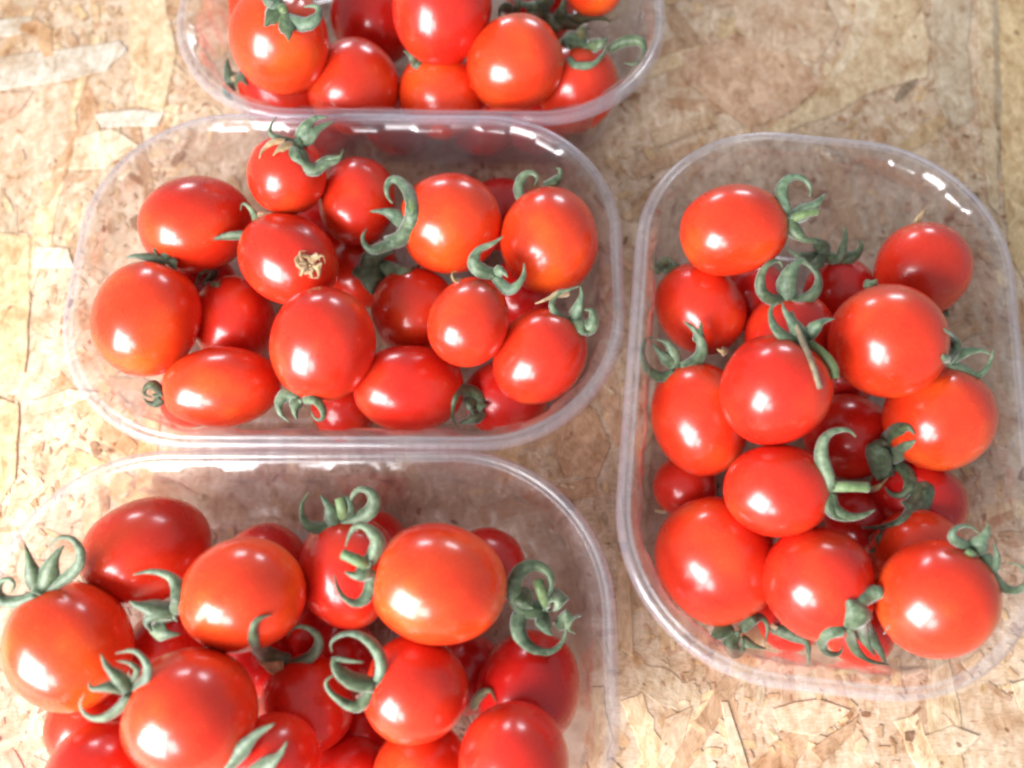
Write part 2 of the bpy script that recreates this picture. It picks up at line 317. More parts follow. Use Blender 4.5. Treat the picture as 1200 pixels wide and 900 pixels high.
# ------------------------------------------------------------------ tomatoes
TOM = [["J1",1,[-86.1,132.18,58.0],[0.225,0.249,0.942],19.44,18.04,0.8,"orange-red tomato with green star calyx facing up, left in the top tub"],
["J2",1,[-104.26,179.88,26.0],[-0.959,-0.094,0.266],17.1,17.1,0.5,"tomato half hidden behind the star-calyx tomato, leftmost in the top tub"],
["J3",1,[-93.04,133.27,28.67],[-0.683,0.439,0.584],17.92,15.16,0.3,"red tomato under the star-calyx tomato, behind the front rim of the top tub"],
["J4",1,[-62.45,129.47,35.77],[0.452,0.877,0.163],18.61,17.47,0.45,"round tomato at the front rim of the top tub, left of the orange one"],
["J5",1,[-57.0,168.88,30.0],[0.01,0.921,0.39],18.52,18.52,0.1,"dark red shaded tomato in the middle of the top tub"],
["J6",1,[-26.71,147.38,58.0],[0.168,0.91,0.38],20.83,18.66,0.15,"large bright red tomato at the top edge of the photo"],
["J7",1,[-28.22,128.84,31.97],[-0.473,0.836,0.279],17.39,17.01,0.8,"orange tomato at the front rim of the top tub, left of the pointed one"],
["J8",1,[1.31,130.96,47.17],[0.893,0.428,0.142],18.99,17.31,0.75,"glossy orange-red tomato with a small pointed tip in the top tub"],
["J9",1,[25.54,134.33,29.23],[0.134,0.64,0.757],17.89,17.18,0.5,"tomato low in the right corner of the top tub, seen through its wall"],
["J10",1,[32.9,169.85,48.0],[-0.01,0.905,0.425],12.59,12.21,0.8,"small orange tomato cut by the top edge of the photo, above curled sepals"],
["J11",1,[11.61,177.21,26.0],[0.475,0.491,0.73],15.27,14.52,0.2,"deep lying tomato under a tangle of green sepals in the top tub"],
["A1",2,[-113.11,63.44,43.09],[0.727,0.547,-0.415],20.35,16.9,0.4,"shaded orange-red tomato at the back left of the middle tub"],
["A2",2,[-125.33,25.8,43.99],[0.249,0.966,0.063],20.07,17.31,0.7,"big oval tomato leftmost in the middle tub, standing nearly upright"],
["A3",2,[-78.29,73.95,57.98],[0.286,0.675,0.68],13.66,13.35,0.35,"small round tomato with upright green calyx at the back of the middle tub"],
["A4",2,[-56.34,73.33,42.54],[0.114,0.99,0.086],16.31,13.7,0.3,"red tomato at the back of the middle tub, between the upright calyx and curled leaf"],
["A5",2,[-21.73,60.9,48.0],[-0.965,-0.243,0.1],18.12,17.5,0.8,"orange-red tomato with a pointed shoulder touching the large curled sepal, middle tub"],
["A6",2,[13.1,53.64,48.19],[-0.067,0.995,0.069],19.21,17.05,0.75,"large orange-red tomato in the back right corner of the middle tub"],
["A7",2,[-4.7,80.2,22.0],[-0.003,0.994,0.106],14.04,14.04,0.0,"dark tomato deep behind two orange-red tomatoes at the back of the middle tub"],
["L1",2,[-120.04,51.39,15.63],[0.356,0.889,0.288],14.51,13.85,0.0,"dark red tomato deep between the three left tomatoes of the middle tub"],
["B3",2,[-77.48,46.17,49.0],[-0.85,0.526,0.041],17.87,15.38,0.3,"red tomato with a dried tan blossom scar in the middle tub"],
["B4",2,[-101.54,32.72,26.94],[-0.113,0.994,-0.006],16.94,14.68,0.2,"dull red tomato sunk in the middle of the left half, middle tub"],
["B5",2,[-61.86,11.74,54.4],[-0.189,-0.831,-0.523],19.03,17.0,0.3,"large oval red tomato standing at the centre of the middle tub, calyx below"],
["B6",2,[-35.39,35.42,30.0],[-0.04,0.999,-0.006],15.9,15.52,0.4,"half covered tomato under the small front one, centre right of the middle tub"],
["M1",2,[-57.31,55.73,21.48],[0.542,0.599,0.59],14.41,13.68,0.4,"tomato under the thick green stem end in the centre of the middle tub"],
["B7",2,[-13.87,18.59,58.17],[0.398,0.912,0.097],15.11,13.04,0.4,"smallest oval tomato lying on top in the middle tub, right of centre"],
["B8",2,[9.27,11.0,45.93],[0.642,0.735,0.217],16.9,14.88,0.35,"oval tomato with curled green calyx in the front right corner of the middle tub"],
["B9",2,[-98.38,2.4,40.0],[-0.966,-0.164,0.202],19.72,13.6,0.6,"wide oval orange-red tomato lying along the front left rim of the middle tub"],
["B10",2,[-35.24,3.44,35.6],[0.891,0.15,-0.429],19.54,15.27,0.2,"wide red tomato with a fine skin crack at the front of the middle tub"],
["B12",2,[-2.48,5.42,19.9],[-0.996,-0.085,-0.02],15.49,13.94,0.1,"low red tomato at the front right of the middle tub, behind a hooked sepal"],
["B13",2,[-60.62,0.7,20.0],[-0.073,0.997,-0.032],11.69,11.69,0.2,"low tomato peeping out between two large ones at the front rim, middle tub"],
["B15",2,[3.89,46.83,19.81],[0.003,0.995,0.099],13.98,13.62,0.0,"dark tomato deep between three tomatoes at the right of the middle tub"],
["B17",2,[-118.03,7.61,16.0],[-0.933,-0.12,0.339],11.92,11.92,0.3,"low tomato showing a red sliver in the front left corner of the middle tub"],
["D1",4,[76.66,55.21,53.1],[0.985,0.057,0.165],18.63,15.63,0.6,"oval orange-red tomato at the back left of the right tub, calyx to its right"],
["D2",4,[68.49,36.78,29.18],[-0.563,0.825,-0.051],17.94,15.28,0.4,"round tomato at the left wall of the right tub, below the back oval one"],
["D3",4,[146.07,46.42,40.2],[-0.101,-0.746,-0.658],17.08,15.82,0.35,"darker tomato alone at the back right wall of the right tub"],
["D4",4,[121.08,11.76,58.0],[-0.345,0.908,-0.238],18.48,18.16,0.5,"big glossy round tomato on top, right of centre in the right tub"],
["D5",4,[125.14,46.84,19.8],[-0.383,0.856,0.348],13.94,13.62,0.0,"dark red tomato deep below a loose green calyx at the back of the right tub"],
["D5b",4,[91.35,45.8,19.72],[0.068,0.993,0.101],13.65,13.28,0.0,"dark tomato in the gap beneath the back oval one, right tub"],
["D6",4,[98.14,20.84,34.49],[0.018,0.959,0.282],18.09,15.65,0.2,"red tomato with two looped sepals, half under the centre tomato of the right tub"],
["E1",4,[81.7,-6.16,61.0],[0.502,0.666,0.552],17.58,16.77,0.2,"bright red tomato on top with a brown dry stalk across it, right tub"],
["E2",4,[64.24,-6.89,33.9],[-0.219,0.966,0.134],19.9,16.36,0.45,"large oval tomato against the left wall of the right tub"],
["E3",4,[62.01,-25.88,13.33],[0.979,-0.068,0.192],11.61,11.3,0.2,"small low tomato by the left wall of the right tub"],
["E4",4,[82.28,-35.83,52.09],[0.98,-0.046,0.195],16.43,14.29,0.3,"oval red tomato lying crosswise in the centre of the right tub, cut stem at right"],
["E5",4,[119.93,-9.68,21.0],[0.845,-0.535,0.008],15.5,14.88,0.1,"dark red sunken tomato behind thin curled sepals, centre of the right tub"],
["E8",4,[141.23,-9.44,42.83],[0.394,0.876,0.278],17.54,16.96,0.65,"orange-red tomato at the right wall of the right tub"],
["E9",4,[138.5,-32.94,24.08],[-0.827,0.47,-0.31],16.38,14.04,0.0,"dark tomato deep at the right wall of the right tub"],
["F1",4,[66.71,-54.6,30.32],[0.386,-0.915,-0.117],20.88,19.2,0.4,"largest round tomato in the front left corner of the right tub"],
["F2",4,[93.74,-63.37,45.9],[0.222,-0.859,-0.462],17.34,16.71,0.25,"red tomato in the front middle of the right tub, left of a spidery calyx"],
["F3",4,[122.8,-68.99,58.0],[0.718,0.661,0.219],17.3,16.28,0.5,"big orange-red tomato in the front right corner of the right tub"],
["F4",4,[130.47,-53.22,36.06],[0.255,0.942,-0.219],14.86,14.53,0.7,"brownish orange tomato behind the front right corner tomato of the right tub"],
["G1",4,[94.06,-71.4,12.93],[-0.547,0.828,-0.121],10.95,10.95,0.1,"low tomato under a bent grey stalk at the front rim of the right tub"],
["G2",4,[111.74,-73.52,25.48],[-0.312,0.926,0.212],13.91,11.56,0.2,"low pinkish shining tomato under the spidery calyx, front rim of the right tub"],
["K1",4,[123.48,-38.16,13.43],[0.058,0.978,0.201],13.25,12.65,0.0,"dark tomato at the bottom of the gap in the right tub"],
["K2",4,[81.58,-41.2,13.62],[0.045,0.983,0.179],10.8,10.8,0.0,"hidden tomato in the dark notch between three front ones, right tub"],
["H1",3,[-118.09,-51.55,34.0],[0.627,0.478,-0.615],20.72,16.9,0.35,"dull dark red tomato at the back left of the bottom tub"],
["H2",3,[-131.2,-81.64,48.0],[-0.518,0.828,0.214],19.22,17.19,0.8,"large orange-red tomato with branching sepals, leftmost in the bottom tub"],
["H3",3,[-78.77,-67.6,55.82],[-0.979,-0.171,0.11],18.05,16.5,0.8,"large orange-red tomato in the back middle of the bottom tub, sepals at its left"],
["H3b",3,[-81.66,-56.18,27.28],[-0.172,0.946,-0.276],14.64,14.64,0.1,"dark tomato peeping out behind the back middle one of the bottom tub"],
["H4",3,[-51.09,-58.92,40.88],[-0.136,0.986,0.091],17.66,15.51,0.2,"red tomato under two curled calyxes at the back of the bottom tub"],
["H5",3,[-48.17,-47.5,15.98],[-0.097,0.957,-0.274],12.41,12.41,0.1,"small red tomato at the back of the bottom tub, behind the curled calyxes"],
["H6",3,[-20.9,-65.21,61.0],[-0.981,0.14,0.134],19.67,16.96,0.8,"broad shiny orange-red tomato on top at the back right of the bottom tub"],
["H7",3,[-8.21,-56.88,35.08],[0.139,0.94,-0.313],12.59,12.59,0.1,"dark tomato tucked behind the broad shiny one at the right, bottom tub"],
["I1",3,[-87.98,-99.75,61.0],[-0.91,0.309,0.278],17.78,17.32,0.45,"very large tomato with looping sepals at the front left of the bottom tub"],
["I2",3,[-130.98,-103.98,26.21],[-0.29,0.914,-0.285],13.91,13.31,0.5,"tomato under the leftmost one in the bottom tub, with a soft highlight"],
["I3",3,[-116.84,-118.11,45.79],[-0.303,0.892,-0.334],16.12,15.03,0.2,"red tomato cut by the lower edge of the photo, left in the bottom tub"],
["I4",3,[-112.52,-82.04,22.0],[-0.228,0.941,-0.248],12.82,12.5,0.1,"dark tomato deep between the large left ones of the bottom tub"],
["I5",3,[-62.72,-97.86,32.29],[-0.443,0.891,-0.1],14.97,14.43,0.2,"dark red tomato with two hooked sepals in the middle of the bottom tub"],
["I6",3,[-27.84,-93.72,50.32],[-0.989,0.135,0.054],15.28,15.03,0.35,"round red tomato with ringed sepals in the middle right of the bottom tub"],
["I7",3,[-67.93,-112.72,49.29],[-0.723,-0.645,0.246],13.49,12.53,0.15,"red tomato under two straight green leaf blades at the lower edge"],
["I8",3,[5.37,-93.42,33.16],[0.349,0.933,-0.089],17.91,15.79,0.0,"dark red tomato at the right wall of the bottom tub"],
["I9",3,[0.47,-112.1,56.55],[0.002,0.867,-0.498],15.55,14.98,0.15,"dull tomato cut by the lower edge, right in the bottom tub"],
["I10",3,[-26.41,-117.48,36.62],[-0.082,0.86,-0.504],14.59,14.59,0.6,"orange tomato cut by the lower edge, in the middle of the bottom tub"],
["I11",3,[-50.12,-120.46,25.7],[-0.137,0.897,-0.42],13.05,13.05,0.1,"red tomato at the lower edge, left of the orange one, bottom tub"],
["I12",3,[-14.69,-89.34,14.54],[-0.018,1.0,0.006],13.0,12.43,0.0,"dark tomato deep beneath the broad shiny one, bottom tub"],
["I13",3,[-56.98,-83.96,13.99],[-0.062,0.997,0.036],13.11,12.54,0.0,"dark tomato in the central gap of the bottom tub"],
["K3",3,[-83.94,-84.13,21.11],[-0.089,0.995,0.05],12.79,12.23,0.0,"dark tomato deep in the gap behind the very large one, bottom tub"],
["K4",4,[122.71,15.98,14.51],[-0.004,0.939,0.343],12.75,12.75,0.0,"dark tomato in the black gap between the three topmost ones, right tub"],
["K6",1,[-47.51,130.67,16.68],[0.041,0.797,0.603],16.32,15.97,0.0,"maroon tomato low in the top tub, between and below its two rim tomatoes"],
["K7",1,[-12.0,130.07,17.15],[0.011,0.794,0.607],16.3,15.94,0.0,"maroon shaded tomato low in the front of the top tub, under the pointed tomato"],
["K8",1,[9.99,130.91,16.03],[-0.009,0.794,0.607],15.7,15.7,0.0,"maroon tomato low in the top tub, right of the one under the pointed tomato"],
["K9",1,[-80.58,130.76,15.19],[0.067,0.802,0.593],15.7,15.34,0.0,"maroon shaded tomato low in the front left of the top tub, behind the upright calyx"],
["K5",2,[-76.59,78.95,16.0],[0.041,0.867,0.497],13.56,13.56,0.0,"dark tomato in the gap between the four back tomatoes of the middle tub"],
["K10",3,[-48.66,-108.14,14.12],[-0.068,0.997,-0.048],12.16,11.89,0.0,"dark tomato in the gap left of the ringed sepals near the lower edge"],
["K11",3,[-71.39,-76.84,13.48],[-0.069,0.996,0.065],12.09,11.8,0.0,"dark tomato deep inside the hooked sepals of the bottom tub"]]
CAL = [["A2",[-118.9,44.6,50.7],1.47,[[[[-118.9,44.6,50.7],[-120.9,45.3,50.9],[-122.8,46.1,51.2],[-124.8,46.6,51.4],[-126.9,46.7,51.4],[-129.0,46.7,51.4],[-130.6,46.6,51.4],[-131.6,46.3,51.3],[-132.1,45.9,51.1],[-132.7,45.5,51.0]],1.03,"g"],[[[-118.9,44.9,50.8],[-119.2,46.1,51.2],[-119.4,47.3,51.6],[-119.8,48.2,51.9],[-120.3,48.9,52.2],[-120.9,49.4,52.4],[-121.5,49.6,52.4],[-122.1,49.5,52.4],[-122.7,49.0,52.2],[-123.0,48.5,52.0],[-122.9,47.8,51.8],[-122.5,47.1,51.5],[-122.1,46.3,51.3]],1.03,"g"],[[[-118.3,44.9,50.8],[-117.7,44.1,50.5],[-117.1,43.2,50.2],[-116.5,42.4,49.9],[-116.2,41.6,49.6],[-115.9,40.7,49.3],[-115.7,39.9,49.0]],1.17,"g"]]],
["B3",[-91.7,54.8,52.1],1.48,[[[[-91.1,54.2,51.9],[-90.4,55.4,52.3],[-89.7,56.6,52.7],[-89.3,57.9,53.2],[-89.5,59.3,53.7],[-90.1,60.8,54.2],[-90.8,62.1,54.6],[-91.6,63.1,55.0],[-92.4,63.9,55.3],[-93.1,64.3,55.4],[-93.6,63.9,55.3],[-93.8,63.1,55.0],[-94.0,62.3,54.7]],1.03,"g"],[[[-91.7,53.7,51.7],[-93.7,53.5,51.6],[-95.7,53.3,51.5],[-97.6,53.1,51.5],[-99.5,53.0,51.4],[-101.3,52.9,51.4],[-102.9,52.6,51.3],[-104.2,52.0,51.1],[-105.3,51.3,50.8],[-106.5,50.6,50.6]],1.03,"g"],[[[-89.3,59.0,53.5],[-88.1,59.6,53.8],[-86.9,60.2,54.0],[-85.8,60.7,54.1],[-84.6,60.9,54.2],[-83.4,61.1,54.3],[-82.2,61.2,54.3]],0.89,"p"]]],
["A3",[-72.0,79.4,68.9],3.74,[[[[-72.8,80.2,69.3],[-74.2,79.9,70.2],[-75.8,79.8,70.7],[-77.2,80.0,70.9],[-78.5,80.1,71.3],[-79.7,80.3,71.6],[-80.5,80.7,71.9],[-80.9,81.4,72.2],[-81.0,82.4,72.4],[-80.8,83.4,72.7],[-80.3,84.5,73.0],[-79.6,85.7,73.3],[-78.9,86.8,73.7]],0.72,"g"],[[[-72.0,80.2,69.2],[-71.1,81.1,70.4],[-70.3,82.1,71.5],[-69.4,83.1,72.3],[-68.5,84.1,73.0],[-67.4,85.2,73.5],[-66.2,86.1,73.8],[-64.8,86.5,73.8],[-63.3,86.5,73.7],[-61.7,86.6,73.6]],1.3,"g"],[[[-71.4,79.4,68.9],[-70.3,79.6,69.9],[-69.2,79.9,70.7],[-68.0,80.4,71.4],[-66.8,81.0,71.9],[-65.5,81.9,72.4],[-64.2,82.8,72.6],[-62.8,83.7,72.8],[-61.3,84.4,72.9],[-59.7,85.2,73.1]],1.44,"g"],[[[-70.9,76.4,69.8],[-70.2,73.9,69.8],[-69.6,71.8,69.3],[-68.6,70.7,68.4],[-67.0,69.9,67.9],[-65.3,69.8,67.9],[-63.6,70.7,68.4],[-62.0,71.9,68.8],[-60.4,72.3,68.9],[-59.0,72.4,68.8],[-57.9,73.1,69.0],[-57.2,74.5,69.4],[-56.6,76.1,69.8]],1.3,"g"],[[[-72.7,76.8,70.7],[-71.9,75.2,70.9],[-71.2,73.8,70.8],[-70.5,72.6,70.4],[-69.7,71.9,69.7],[-68.9,71.3,68.7],[-68.0,70.7,67.9]],1.73,"g"],[[[-75.6,78.1,71.2],[-76.9,77.8,71.6],[-78.3,77.6,71.8],[-79.6,77.3,71.9],[-80.8,76.6,71.9],[-81.9,75.7,71.7],[-82.9,74.9,71.5],[-83.4,74.0,71.2],[-83.7,73.0,71.0],[-84.0,72.2,70.6]],0.72,"p"],[[[-72.9,77.6,70.5],[-74.2,76.8,71.5],[-75.7,76.2,72.1],[-77.0,75.5,72.5],[-77.8,74.6,72.5],[-78.4,73.5,72.4],[-79.1,72.5,72.0]],1.15,"p"],[[[-66.2,72.1,66.3],[-63.9,72.4,67.7],[-61.7,72.9,68.7],[-59.9,73.4,69.3],[-58.8,73.8,69.4],[-58.0,74.1,69.3],[-57.2,74.4,69.3]],0.86,"g"]]],
["A5",[-39.4,57.5,50.4],2.09,[[[[-44.1,51.8,48.4],[-39.6,51.1,51.1],[-35.7,51.2,55.4],[-32.7,52.5,60.7],[-31.3,56.2,63.5],[-32.4,62.1,63.1],[-35.6,68.8,61.2],[-39.1,72.1,60.2],[-41.8,72.3,59.7],[-43.6,70.3,58.9],[-43.7,67.5,57.7],[-42.8,65.4,56.8],[-41.3,64.1,56.2]],1.94,"g"],[[[-36.0,55.0,58.1],[-38.4,57.6,56.1],[-40.6,59.5,55.4],[-42.7,60.4,55.6],[-44.7,60.9,55.7],[-46.8,61.1,55.5],[-49.0,61.4,55.2]],1.49,"g"],[[[-37.0,52.0,52.8],[-39.7,52.2,51.2],[-42.2,51.7,50.6],[-44.3,50.8,50.9],[-46.1,49.8,51.2],[-47.5,49.0,51.3],[-48.8,48.8,51.5],[-50.0,49.5,51.8],[-51.0,50.9,52.1],[-51.5,52.2,52.5],[-51.4,53.4,52.7],[-50.8,54.6,53.0],[-50.1,55.8,53.3]],1.19,"g"],[[[-34.6,54.2,59.4],[-34.0,55.3,60.8],[-33.5,56.5,61.9],[-33.3,57.9,62.5],[-33.6,59.7,62.3],[-34.2,61.9,61.4],[-35.0,64.7,59.7]],2.24,"y"]]],
["M1",[-51.1,48.1,31.5],3.13,[[[[-50.9,48.7,32.5],[-50.5,50.0,34.1],[-50.1,51.2,35.7],[-49.5,52.2,37.1],[-48.5,52.7,38.0],[-47.4,53.1,38.3],[-46.3,53.6,38.3],[-45.1,54.2,38.3],[-43.7,54.8,38.3],[-42.4,55.4,38.2]],2.51,"g"],[[[-49.4,51.8,33.2],[-47.1,50.1,34.4],[-44.5,47.8,36.9],[-41.8,44.9,41.3],[-39.8,43.8,43.2],[-38.1,43.8,43.7],[-36.7,44.4,43.5],[-35.4,45.5,42.6],[-34.3,47.5,40.3],[-33.4,50.4,36.5]],1.72,"g"],[[[-50.6,52.1,34.0],[-51.1,50.0,34.8],[-51.6,47.9,35.6],[-51.8,46.0,35.7],[-51.7,44.2,35.0],[-51.2,42.4,34.0],[-50.7,40.5,32.9]],3.92,"g"],[[[-52.4,49.4,33.7],[-52.7,50.8,35.3],[-53.0,52.0,37.1],[-53.1,53.2,38.3],[-52.7,54.6,38.7],[-52.0,55.9,38.8],[-51.3,57.1,38.8]],1.57,"g"]]],
["A6",[9.6,70.8,54.3],1.5,[[[[3.6,66.9,52.9],[3.0,68.5,53.5],[2.5,70.2,54.1],[2.5,71.9,54.7],[3.0,73.6,55.3],[3.8,75.0,55.8],[5.0,76.0,56.1],[6.3,76.5,56.3],[7.6,76.2,56.2],[8.6,75.3,55.9],[9.0,74.4,55.6],[8.5,73.3,55.2],[7.8,72.2,54.8]],1.05,"g"],[[[11.4,72.0,54.7],[12.6,72.3,54.8],[13.9,72.6,54.9],[15.0,73.1,55.1],[15.8,73.7,55.3],[16.6,74.3,55.5],[17.0,75.1,55.8],[17.3,75.9,56.1],[17.3,76.9,56.4],[17.0,77.6,56.7],[16.6,77.9,56.8],[15.9,77.9,56.8],[15.3,77.9,56.8]],1.05,"g"],[[[9.6,70.8,54.3],[10.9,71.3,54.5],[12.3,71.8,54.6],[13.5,72.2,54.8],[14.3,72.5,54.9],[14.9,72.6,54.9],[15.6,72.8,55.0]],0.9,"y"]]],
["B7",[-6.3,30.9,67.4],1.64,[[[[-6.0,30.9,67.4],[-7.9,30.9,68.0],[-9.7,31.1,68.7],[-11.1,31.7,69.4],[-12.3,32.7,70.1],[-12.7,34.0,70.8],[-12.2,35.6,71.5],[-11.1,37.2,72.1],[-9.6,38.1,72.4],[-7.8,38.7,72.5],[-6.1,39.4,72.7],[-4.4,40.4,72.9],[-2.7,41.5,73.2]],1.36,"g"],[[[-5.5,30.4,67.2],[-4.0,28.7,67.2],[-2.6,27.1,67.2],[-1.4,26.0,67.4],[-0.3,25.8,67.7],[0.7,26.1,68.0],[1.6,26.7,68.4],[2.5,27.6,68.7],[3.3,28.7,69.0],[3.8,29.9,69.4],[3.9,31.1,69.7],[3.9,32.3,70.0],[3.8,33.6,70.4]],1.09,"g"],[[[-16.4,29.6,66.9],[-17.0,29.1,67.6],[-17.6,28.6,68.1],[-18.1,28.4,68.6],[-18.6,28.9,69.1],[-18.9,29.6,69.5],[-18.9,30.3,69.6],[-18.6,30.7,69.6],[-17.9,30.8,69.5],[-17.3,31.0,69.5]],0.41,"p"],[[[-6.0,31.4,67.5],[-5.0,31.1,68.7],[-4.1,31.0,69.5],[-3.2,30.8,69.8],[-2.6,30.4,69.6],[-2.0,29.8,69.2],[-1.4,29.2,68.8]],1.09,"g"]]],
["B8",[19.6,19.7,55.6],1.68,[[[[19.1,20.5,55.8],[17.4,20.5,57.1],[15.8,20.8,57.7],[14.6,21.7,58.1],[13.7,22.9,58.8],[13.3,24.1,59.4],[13.5,25.4,60.1],[14.3,26.7,60.5],[15.5,27.6,60.8],[17.1,28.2,60.9],[18.7,28.8,61.0],[20.5,29.4,61.1],[22.3,30.0,61.2]],0.84,"g"],[[[20.2,20.0,55.6],[20.3,20.9,56.8],[20.4,21.8,57.9],[20.6,22.9,58.8],[21.1,24.1,59.5],[21.8,25.4,60.1],[22.2,26.7,60.4],[22.4,27.8,60.7],[22.3,28.7,60.9],[22.3,29.7,61.2]],1.26,"g"],[[[21.3,18.9,55.3],[22.6,18.1,55.6],[24.0,17.3,55.9],[25.1,17.0,56.3],[25.8,17.4,56.8],[26.4,18.3,57.4],[26.7,19.3,57.9],[26.7,20.3,58.3],[26.5,21.4,58.6],[26.1,22.3,58.8],[25.5,22.6,58.8],[24.6,22.6,58.7],[23.7,22.6,58.6]],1.54,"g"],[[[19.6,20.3,55.7],[20.5,18.6,56.3],[21.4,17.0,56.7],[22.2,15.9,56.7],[23.1,15.5,56.5],[23.9,15.5,56.3],[24.8,15.5,56.1]],1.4,"g"],[[[19.1,28.5,58.6],[17.8,28.0,59.3],[16.6,27.5,59.9],[15.3,27.1,60.2],[13.9,26.5,60.4],[12.5,25.8,60.2],[11.1,25.4,60.0],[9.9,25.0,59.7],[8.7,24.7,59.5],[7.5,24.5,59.3]],0.84,"p"]]],
["B9",[-118.9,0.1,39.2],1.45,[[[[-118.7,1.2,39.6],[-119.6,2.3,40.0],[-120.6,3.3,40.3],[-121.5,4.0,40.6],[-122.6,3.9,40.5],[-123.6,3.5,40.4],[-124.4,2.9,40.2],[-124.9,2.0,39.9],[-125.2,1.0,39.5],[-125.0,0.1,39.2],[-124.3,-0.3,39.0],[-123.2,-0.6,38.9],[-122.1,-0.9,38.8]],1.01,"g"],[[[-118.7,-1.5,38.6],[-119.7,-2.2,38.4],[-120.8,-2.8,38.1],[-121.8,-3.1,38.0],[-122.9,-2.8,38.2],[-124.0,-2.0,38.4],[-125.0,-1.2,38.7]],1.01,"g"],[[[-119.2,0.1,39.2],[-119.7,0.1,39.2],[-120.3,0.0,39.2],[-120.8,0.0,39.2],[-121.5,0.1,39.2],[-122.1,0.1,39.2]],1.01,"g"]]],
["B5",[-67.6,-7.2,54.0],1.36,[[[[-68.1,-6.2,54.4],[-69.5,-5.8,54.7],[-70.9,-5.3,55.1],[-72.1,-5.3,55.2],[-73.1,-5.9,55.1],[-73.9,-6.9,54.9],[-74.5,-8.0,54.6],[-74.6,-9.1,54.2],[-74.4,-10.2,53.7],[-73.9,-11.3,53.3],[-73.2,-12.1,53.0],[-72.2,-12.8,52.7],[-71.2,-13.6,52.4]],1.23,"g"],[[[-67.6,-6.7,54.2],[-68.2,-7.6,54.3],[-68.9,-8.5,54.2],[-69.3,-9.5,54.0],[-69.2,-10.6,53.6],[-68.9,-11.8,53.1],[-68.5,-13.0,52.6]],1.23,"g"],[[[-66.7,-6.3,54.6],[-64.5,-6.6,56.5],[-62.6,-6.7,57.2],[-61.4,-7.1,55.9],[-60.2,-8.3,54.7],[-59.4,-9.8,53.9],[-59.3,-11.3,53.4],[-59.7,-12.7,52.9],[-60.6,-13.3,52.6],[-61.9,-13.5,52.5],[-62.9,-13.0,52.7],[-63.5,-11.8,53.1],[-64.2,-10.5,53.5]],1.09,"g"]]],
["B12",[-11.3,-1.5,29.4],2.09,[[[[-9.5,-1.0,31.5],[-10.9,0.6,32.2],[-12.4,2.0,33.2],[-14.1,2.6,34.4],[-15.9,2.6,36.2],[-17.4,1.5,38.5],[-18.5,-0.4,40.2],[-19.4,-2.3,40.3],[-20.0,-4.0,39.1],[-20.4,-5.5,36.0],[-20.3,-6.6,33.4],[-19.7,-7.7,31.8],[-18.8,-8.8,30.9]],1.19,"g"],[[[-10.4,-2.4,30.0],[-11.6,-4.0,31.0],[-12.8,-5.7,32.1],[-14.1,-6.9,32.5],[-15.4,-7.4,32.2],[-16.8,-7.6,31.8],[-18.2,-7.7,31.3]],1.34,"g"],[[[-11.9,1.6,31.1],[-13.2,0.4,32.5],[-14.6,-0.8,33.8],[-15.3,-1.9,34.3],[-14.9,-3.0,33.7],[-13.9,-4.3,32.9],[-12.9,-5.5,32.1]],1.49,"g"],[[[-13.1,0.7,30.2],[-12.1,-0.9,32.1],[-11.1,-2.3,33.3],[-10.3,-3.0,33.9],[-9.5,-2.8,33.8],[-8.9,-2.2,33.7],[-8.2,-1.6,33.5]],1.19,"g"]]],
["L1",[-114.0,48.1,28.0],1.58,[[[[-113.8,47.3,28.3],[-111.9,48.0,29.6],[-110.2,48.6,31.1],[-109.3,49.0,32.6],[-108.7,48.7,35.4],[-108.0,47.2,39.5],[-108.9,46.5,40.8],[-110.5,46.2,40.3],[-112.9,47.3,36.1],[-113.8,46.7,34.4],[-112.9,43.4,37.3],[-110.5,37.7,44.5],[-117.0,42.2,30.8]],0.95,"b"],[[[-113.8,47.3,28.3],[-108.6,42.8,36.8],[-105.8,41.2,39.7],[-104.3,41.0,40.3],[-104.0,41.8,39.9],[-104.4,43.3,38.6],[-105.2,45.3,36.3]],0.95,"b"]]],
["D1",[92.9,55.5,61.5],1.72,[[[[91.9,55.9,63.1],[90.5,57.3,64.5],[89.9,59.6,64.5],[89.7,62.1,65.1],[89.9,64.3,66.0],[91.0,65.9,66.8],[92.7,67.1,67.3],[94.8,67.5,67.5],[97.0,67.1,67.3],[98.7,65.7,66.7],[99.9,63.9,66.0],[99.9,62.6,65.5],[99.6,61.3,65.0]],1.15,"g"],[[[92.9,56.1,61.7],[94.5,56.3,62.4],[96.1,56.6,63.0],[97.6,57.0,63.5],[99.2,57.5,63.9],[100.7,58.2,64.2],[102.1,59.0,64.4],[103.2,60.0,64.7],[104.1,61.1,65.0],[105.0,62.1,65.3]],1.72,"g"],[[[93.2,55.0,61.4],[93.6,53.2,61.3],[94.1,51.5,61.2],[94.8,50.0,61.0],[95.8,48.8,60.8],[97.1,47.9,60.5],[98.4,47.2,60.2],[99.6,46.9,60.0],[100.7,46.9,59.9],[101.9,46.8,59.8]],1.29,"g"],[[[94.6,55.3,61.5],[95.8,55.4,62.3],[97.1,55.5,62.9],[98.4,55.8,63.3],[99.7,56.1,63.4],[100.9,56.3,63.3],[102.2,56.5,63.3]],1.43,"y"]]],
